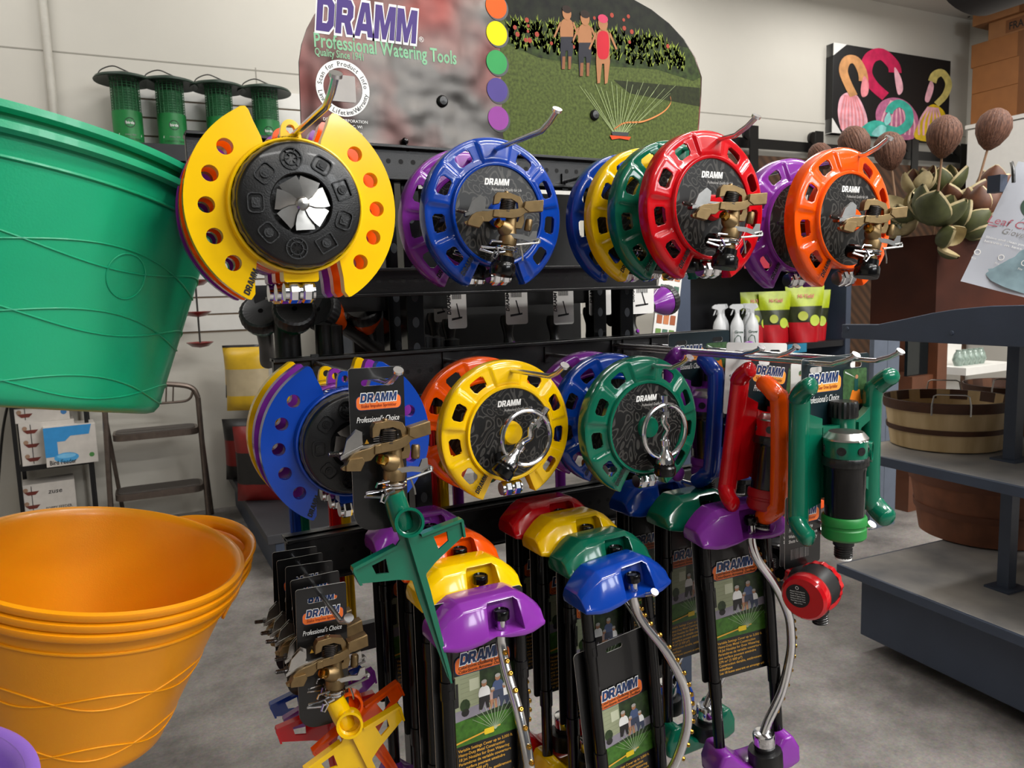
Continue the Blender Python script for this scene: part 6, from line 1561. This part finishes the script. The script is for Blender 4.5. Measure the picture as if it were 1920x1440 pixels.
def build_pod():
    nt = PODM.node_tree; b = nt.nodes['Principled BSDF']; tc = nt.nodes.new('ShaderNodeTexCoord'); mp = nt.nodes.new('ShaderNodeMapping'); mp.inputs['Scale'].default_value = (1, 1, .09)
    n = nt.nodes.new('ShaderNodeTexNoise'); n.inputs['Scale'].default_value = 260; n.inputs['Detail'].default_value = 3; nt.links.new(tc.outputs['Object'], mp.inputs['Vector']); nt.links.new(mp.outputs['Vector'], n.inputs['Vector'])
    r = nt.nodes.new('ShaderNodeValToRGB'); e = r.color_ramp.elements; e[0].position = .35; e[0].color = lin('44261a') + (1,); e[1].position = .7; e[1].color = lin('7e5642') + (1,)
    nt.links.new(n.outputs['Fac'], r.inputs['Fac']); nt.links.new(r.outputs['Color'], b.inputs['Base Color']); b.inputs['Roughness'].default_value = .7
    bp = nt.nodes.new('ShaderNodeBump'); bp.inputs['Strength'].default_value = .8; bp.inputs['Distance'].default_value = .003; nt.links.new(n.outputs['Fac'], bp.inputs['Height']); nt.links.new(bp.outputs['Normal'], b.inputs['Normal'])
build_pod()
def podmesh():
    m = MB().lathe([(0, -.078), (.012, -.076), (.036, -.055), (.056, -.02), (.062, .012), (.054, .045), (.034, .068), (.012, .079), (0, .081)], 168, rmod=lambda a: (1 + .013 * math.sin(a * 23 + 2 * math.sin(a * 3)) + .009 * math.sin(a * 41 + 1)) * (1 - .05 * max(0, math.cos(a)) ** 20))
    return m.mesh('seed_head', PODM, None)
PODME = podmesh(); STICK = mat('pod_stick', '8a6a50', .7)
pods = ((1770, 257, 2.85, (1748, 430), 8, 1.0, 'brown egg shaped dried pod on a stick, in front of the painting corner'), (1862, 243, 2.9, (1800, 430), 28, 1.0, 'brown dried pod leaning right on its stick, highest at the right'), (1668, 284, 2.95, (1688, 440), -6, .95, 'brown dried pod on a stick just behind the orange hook tip'), (1603, 272, 3.05, (1660, 440), -8, .98, 'brown dried pod peeping above the orange ring sprinkler'), (1540, 294, 3.2, (1650, 440), -14, .8, 'small brown dried pod low between the purple and orange ring sprinklers'))
for x, y, dpt, (bx_, by_), ry, s_, lb in pods:
    p = atd(x, y, dpt); b = atd(bx_, by_, 2.98); b.z = pt_z - .051
    b.x = min(max(b.x, min(A.x, B.x) + .06), C.x - .05)
    t = thing('dried_pod', lb, 'dried pod', b, group='dried pods on sticks in the planter')
    rel = p - b; dirv = rel.normalized(); q = dirv.to_track_quat('Z', 'Y').to_euler()
    o = part('seed_head', PODME, t, rel); o.rotation_euler = q; o.scale = (s_,) * 3
    part('stick', MB().tube([(0, 0, 0), rel - dirv * .07 * s_], .0045, 8).mesh('stick', STICK), t)
HUSK = [mat('husk_green', '464a26', .6, var=.35, scale=25), mat('husk_brown', '56301a', .6, var=.35, scale=25), mat('husk_pale', 'a89870', .6, var=.25, scale=25)]
def husk_cluster(seed, n, size, mset, label, loc, rot):
    rn = random.Random(seed); t = thing('dried_husk', label, 'dried husk', loc, rot, 'dried seed husks filling the planter')
    m = MB()
    for i in range(n):
        a = i * 360 / n + rn.uniform(-14, 14); op = rn.uniform(28, 62); L = size * rn.uniform(.85, 1.1); w = L * .42; vs = []; nu, nv = 6, 8; 
        for side in (0, 1):
            for j in range(nv + 1):
                v = j / nv; ww = w * math.sin(PI * min(max(v * .92 + .06, 0), 1)) ** .8
                for k in range(nu + 1):
                    u = k / nu * 2 - 1; cup = (1 - u * u) * ww * .55
                    vs.append((u * ww, -cup - side * .009 + L * .18 * v * v, v * L))
        fs = []; ms = []; o = (nu + 1) * (nv + 1)
        for j in range(nv):
            for k in range(nu):
                q = j * (nu + 1) + k; f = (q, q + 1, q + nu + 2, q + nu + 1); fs += [f, tuple(reversed([z + o for z in f]))]; ms += [2 if k in (0, nu - 1) else 0, 1]
        for j in range(nv):
            for k in (0, nu): q = j * (nu + 1) + k; f = (q, q + nu + 1, q + nu + 1 + o, q + o); fs.append(f if k == 0 else tuple(reversed(f))); ms.append(2)
        m.add(vs, fs, ms, R(a, 'Z') @ R(op, 'X') @ T(0, 0, size * .06))
    part('husk_petals', m.mesh('husk_petals', [mset[0], mset[1], HUSK[2]], 60), t)
    part('husk_core', MB().lathe([(0, 0), (size * .2, .01), (size * .22, size * .25), (0, size * .42)], 14).mesh('husk_core', mset[0]), t)
    return t
hk = [(1745, 400, 2.80, .15, 6, (HUSK[0], HUSK[0]), (25, 0, 0), 'large open olive green husk at the front of the planter'), (1700, 395, 2.9, .11, 5, (HUSK[2], HUSK[0]), (10, -35, 0), 'pale edged husk leaning out left of the large green one'), (1795, 370, 2.95, .12, 4, (HUSK[1], HUSK[1]), (0, 10, 0), 'ribbed brown husk standing up right of the tall pod stick'), (1830, 395, 2.85, .12, 6, (HUSK[0], HUSK[1]), (20, 20, 40), 'olive husk at the right of the planter beside the white bag'), (1718, 345, 3.0, .11, 4, (HUSK[1], HUSK[2]), (0, -15, 70), 'brown husk at the back left of the planter'), (1762, 440, 2.80, .1, 3, (HUSK[2], HUSK[0]), (70, 0, 0), 'pale split husk hanging over the front corner of the planter'), (1855, 350, 3.0, .11, 5, (HUSK[2], HUSK[1]), (0, 25, 10), 'pale husk at the back right of the planter'), (1800, 420, 2.86, .11, 5, (HUSK[1], HUSK[0]), (40, 10, 30), 'dark husk low at the front of the planter beside the hanging one'), (1680, 420, 2.98, .1, 5, (HUSK[0], HUSK[2]), (20, -20, 0), 'small green husk right behind the orange sprinkler edge'), (1765, 345, 3.02, .12, 5, (HUSK[0], HUSK[0]), (0, 0, 20), 'tall green husk in the middle of the planter behind the pod stick')]
for i, (x, y, dp, s_, n, ms_, rt_, lb) in enumerate(hk): husk_cluster(i + 3, n, s_, ms_, lb, atd(x, y + 18, dp), rt_)

# white glove pouch hanging at the right edge
BGW = bpy.data.materials.new('pouch_film'); 
BGW = mat('pouch_white_film', 'b9bdc6', .28, 0, .3, .04, 6)
gp_ = atd(1918, 314, 1.72)
gb = thing('glove_pouch', 'pale white plastic pouch of gardening gloves hanging at the right edge', 'package', gp_, (0, 0, 0)); gb.rotation_euler = (0, 17 * D2R, -40 * D2R)
nx, nz_, w_, h_ = 10, 14, .25, .29; vs = []; fs = []
for sd in (-1, 1):
    for j in range(nz_ + 1):
        for i in range(nx + 1):
            u, v = i / nx * 2 - 1, j / nz_; th = .016 * (1 - abs(u) ** 2.5) * math.sin(PI * min(v * 1.1, 1)) ** .7
            vs.append((u * w_ / 2 * (.82 + .24 * v) + .09, sd * th + .004 * math.sin(u * 5 + v * 3), -v * h_ + .012))
o = (nx + 1) * (nz_ + 1)
for j in range(nz_):
    for i in range(nx): q = j * (nx + 1) + i; f = (q + nx + 1, q + nx + 2, q + 1, q); fs += [f, tuple(reversed([k + o for k in f]))]
part('pouch', MB().add(vs, fs).mesh('pouch', BGW, 60), gb)
g = G(.0004); GT_ = mat('glove_teal', '8098a0', .5, var=.2, scale=30)
g.poly(smooth2([(.02, -.26), (.0, -.2), (.04, -.1), (.1, -.06), (.17, -.1), (.19, -.2), (.17, -.265)], 4), GT_, 1)
g.poly(circ(.045, -.082, .026, 24), mat('print_forest', '1c3c2a', .5), 2).text('IRON', .028, -.084, .012, WHITE, 3, bold=.02)
g.text('Leaf Clearing', -.035, -.135, .017, mat('print_rose', 'b05a68', .5), 2, .2, 0, width=.15).text('Gloves', .0, -.153, .014, GREYINK, 2, .3).poly([(-.03, -.141), (.1, -.141), (.1, -.139), (-.03, -.139)], mat('print_rose', 'b05a68', .5), 2)
for i, s_ in enumerate(('Shine and clean your plant', 'leaves in less time')): g.text(s_, -.025, -.17 - i * .009, .0055, WHITE, 2, width=.11)
for i, x in enumerate((-.03, .02, .07)): g.poly([circ(x, -.205, .007, 10), circ(x, -.205, .005, 10)], WHITE, 2).text('Fits', x - .008, -.222, .005, WHITE, 2)
for i, (x, y, z) in enumerate(g.mb.v): u = (x - .09) / (w_ / 2); v = max(0, -(z - .012) / h_); g.mb.v[i] = (x, y - .016 * max(0, 1 - abs(u) ** 2.5) * math.sin(PI * min(v * 1.1, 1)) ** .7 - .0025, z)
part('pouch_print', g.mesh('pouch_print'), gb)
hp = atd(1897, 305, 1.74)
t = thing('wire_peg', 'black wire peg on a grey bracket that the white glove pouch hangs from', 'hook', hp)
part('wire', MB().tube(smooth_path([(.2, .1, -.0), (.06, .03, .0), (0, 0, .0), (-.03, -.02, -.02), (-.035, -.025, -.05)], 4), .004, 8).mesh('wire', BLACKM), t); part('bracket', MB().box((.035, .05, -.04), (.03, .03, .04)).mesh('bracket', GREYPAINT), t)

# ================================================================== left: plastic tubs on a stand
def tub(label, cat_group, loc, rt, rb, h, m, handle_ang=(0, 180), waves=(.62, .3), rim_w=.012, n=96, rot=0, phase=0.0, tilt=0, tilty=0, lump=True, med=False):
    t = thing('plastic_tub', label, 'tub', loc, (tilt, tilty, rot), cat_group)
    rr = lambda z: rb + (rt - rb) * (z / h) if z > 0 else rb
    zs = [h * i / 24 for i in range(1, 25)]
    prof = [(0, .0), (rb - .014, .0), (rb - .004, .003), (rr(.012), .012)] + [(rr(z), z) for z in zs if z > .014] 
    outer = prof + [(rt + .004, h - .012), (rt + rim_w, h - .008), (rt + rim_w, h), (rt + rim_w - .006, h + .002), (rt - .004, h - .002)]
    inner = [(rr(z) - .0045, z) for z in reversed(zs[:-1]) if z > .014] + [(rb - .02, .008), (0, .006)]
    mb = MB().lathe(outer + inner, n)
    # shell: extra bands below the rim follow the wall
    part('tub_shell', mb.mesh('tub_shell', m, 50), t)
    for bz in (h - .035,): part('rim_band', MB().tube([((rr(bz) + .001) * math.cos(q), (rr(bz) + .001) * math.sin(q), bz) for q in [2 * PI * k / n for k in range(n)]], .0022, 6, closed=True).mesh('rim_band', m), t)
    mm = MB()
    for wf in waves:
        for sg_ in (-1, 1):
            P = []
            for k in range(160):
                q = 2 * PI * k / 160; z = h * wf + sg_ * h * .045 * math.sin(q * 4 + phase); P.append(((rr(z) + .0006) * math.cos(q), (rr(z) + .0006) * math.sin(q), z))
            mm.tube(P, .0012, 6, closed=True)
    if med:
        a0, z0 = -50 * D2R, h * .56
        mm.tube([((rr(z0 + .028 * math.sin(q)) + .0006) * math.cos(a0 + .028 * math.cos(q) / rr(z0)), (rr(z0 + .028 * math.sin(q)) + .0006) * math.sin(a0 + .028 * math.cos(q) / rr(z0)), z0 + .028 * math.sin(q)) for q in [2 * PI * k / 40 for k in range(40)]], .0011, 6, closed=True)
    part('wave_ribs', mm.mesh('wave_ribs', m), t)
    for a in handle_ang:
        vs = []; fs = []; na, nzz = 28, 8; half = 35; z0, z1 = h - .075, h + .03
        for j in range(nzz + 1):
            for i in range(na + 1):
                u = i / na * 2 - 1; an = (a + u * half) * D2R; env = (1 - u * u) ** 1.2; v = j / nzz
                zt2 = h - .022 + (.03 if lump else .02) * env ** .5; z = z0 + (zt2 - z0) * v
                r_ = rr(min(max(z, 0), h)) + .008 + .042 * env * (.35 + .65 * v); vs.append((r_ * math.cos(an), r_ * math.sin(an), z))
        for j in range(nzz):
            for i in range(na):
                if 3 <= j <= 5 and 9 <= i <= 18: continue
                q = j * (na + 1) + i; fs.append((q, q + 1, q + na + 2, q + na + 1))
        o = part('handle', MB().add(vs, fs).mesh('handle', m, 60), t, solid=.005); 
    return t
def tubmat(nm, c, c2): 
    m_ = mat(nm, c, .34, 0, .1, .04, 5, .08, 400, spec=.5); b = m_.node_tree.nodes['Principled BSDF']
    b.inputs['Subsurface Weight'].default_value = .25; b.inputs['Subsurface Radius'].default_value = lin(c2); b.inputs['Subsurface Scale'].default_value = .02
    return m_
TG = tubmat('tub_green', '0f9a6c', '20c090'); TO = tubmat('tub_orange', 'f4980a', 'f8a820'); TP = tubmat('tub_purple', '8a62c0', 'a080d0')
c = atd(198, 1037, 1.165); ht = .275
MO = Matrix.Rotation(12 * D2R, 3, 'Y') @ Matrix.Rotation(7 * D2R, 3, 'X')
for i, lb in enumerate(('orange plastic tub on top of the nested orange tubs, open handle at the right', 'orange plastic tub in the middle of the nested orange tubs', 'lowest of the nested orange plastic tubs, its ribbed side in full view')):
    tub(lb, 'orange tubs nested in one stack', Vector((c.x, c.y, c.z)) + MO @ Vector((0, 0, -ht - .015 * i)), .197, .122, ht, TO, (30, 165), (.55, .2) if i == 2 else (.5,), phase=1.0, tilt=7, tilty=12, lump=i == 0, rim_w=.008)
c = atd(-10, 314, 1.05); ht = .308
MT = Matrix.Rotation(9.55 * D2R, 3, 'Y') @ Matrix.Rotation(-6.3 * D2R, 3, 'X')
for i, lb in enumerate(('upper one of the two nested green plastic tubs, only its rim showing', 'lower green plastic tub at eye height with wavy ribs, filling the upper left')):
    b_ = c + MT @ Vector((0, 0, -ht - .022 * i))
    tub(lb, 'green tubs nested in one stack', b_, .292, .232, ht, TG, (165, 200), (.62, .36, .1) if i == 1 else (.5,), phase=2.2, lump=False, med=i == 1, rim_w=.010, tilt=-6.3, tilty=9.55)
gx, gy, gz = c.x - .29, c.y, c.z + .02
c2 = atd(-490, 1620, .62)
tub('purple plastic tub, just a corner of its rim at the bottom left', 'purple tub', (c2.x, c2.y, c2.z - .2), .2, .11, .2, TP, (), (.5,))
st = thing('tub_stand', 'steel stand with side arms that holds the plastic tubs at the left', 'stand', (-.62, .9, 0))
part('pole', MB().tube([(0, 0, .02), (0, 0, 1.75)], .02, 14).mesh('pole', STEEL), st); part('foot', MB().box((0, 0, .01), (.5, .5, .02)).mesh('foot', STEEL), st)
oc = atd(178, 1046, 1.165)
for (x, y, z) in ((gx, gy, gz), (oc.x - .19, oc.y, oc.z - .02), (c2.x - .19, c2.y, c2.z - .02)):
    d = Vector((x + .62, y - .9, 0)); m = MB().tube([(0, 0, z - .012), (d.x, d.y, z - .012)], .009, 10); part('arm', m.mesh('arm', STEEL), st)
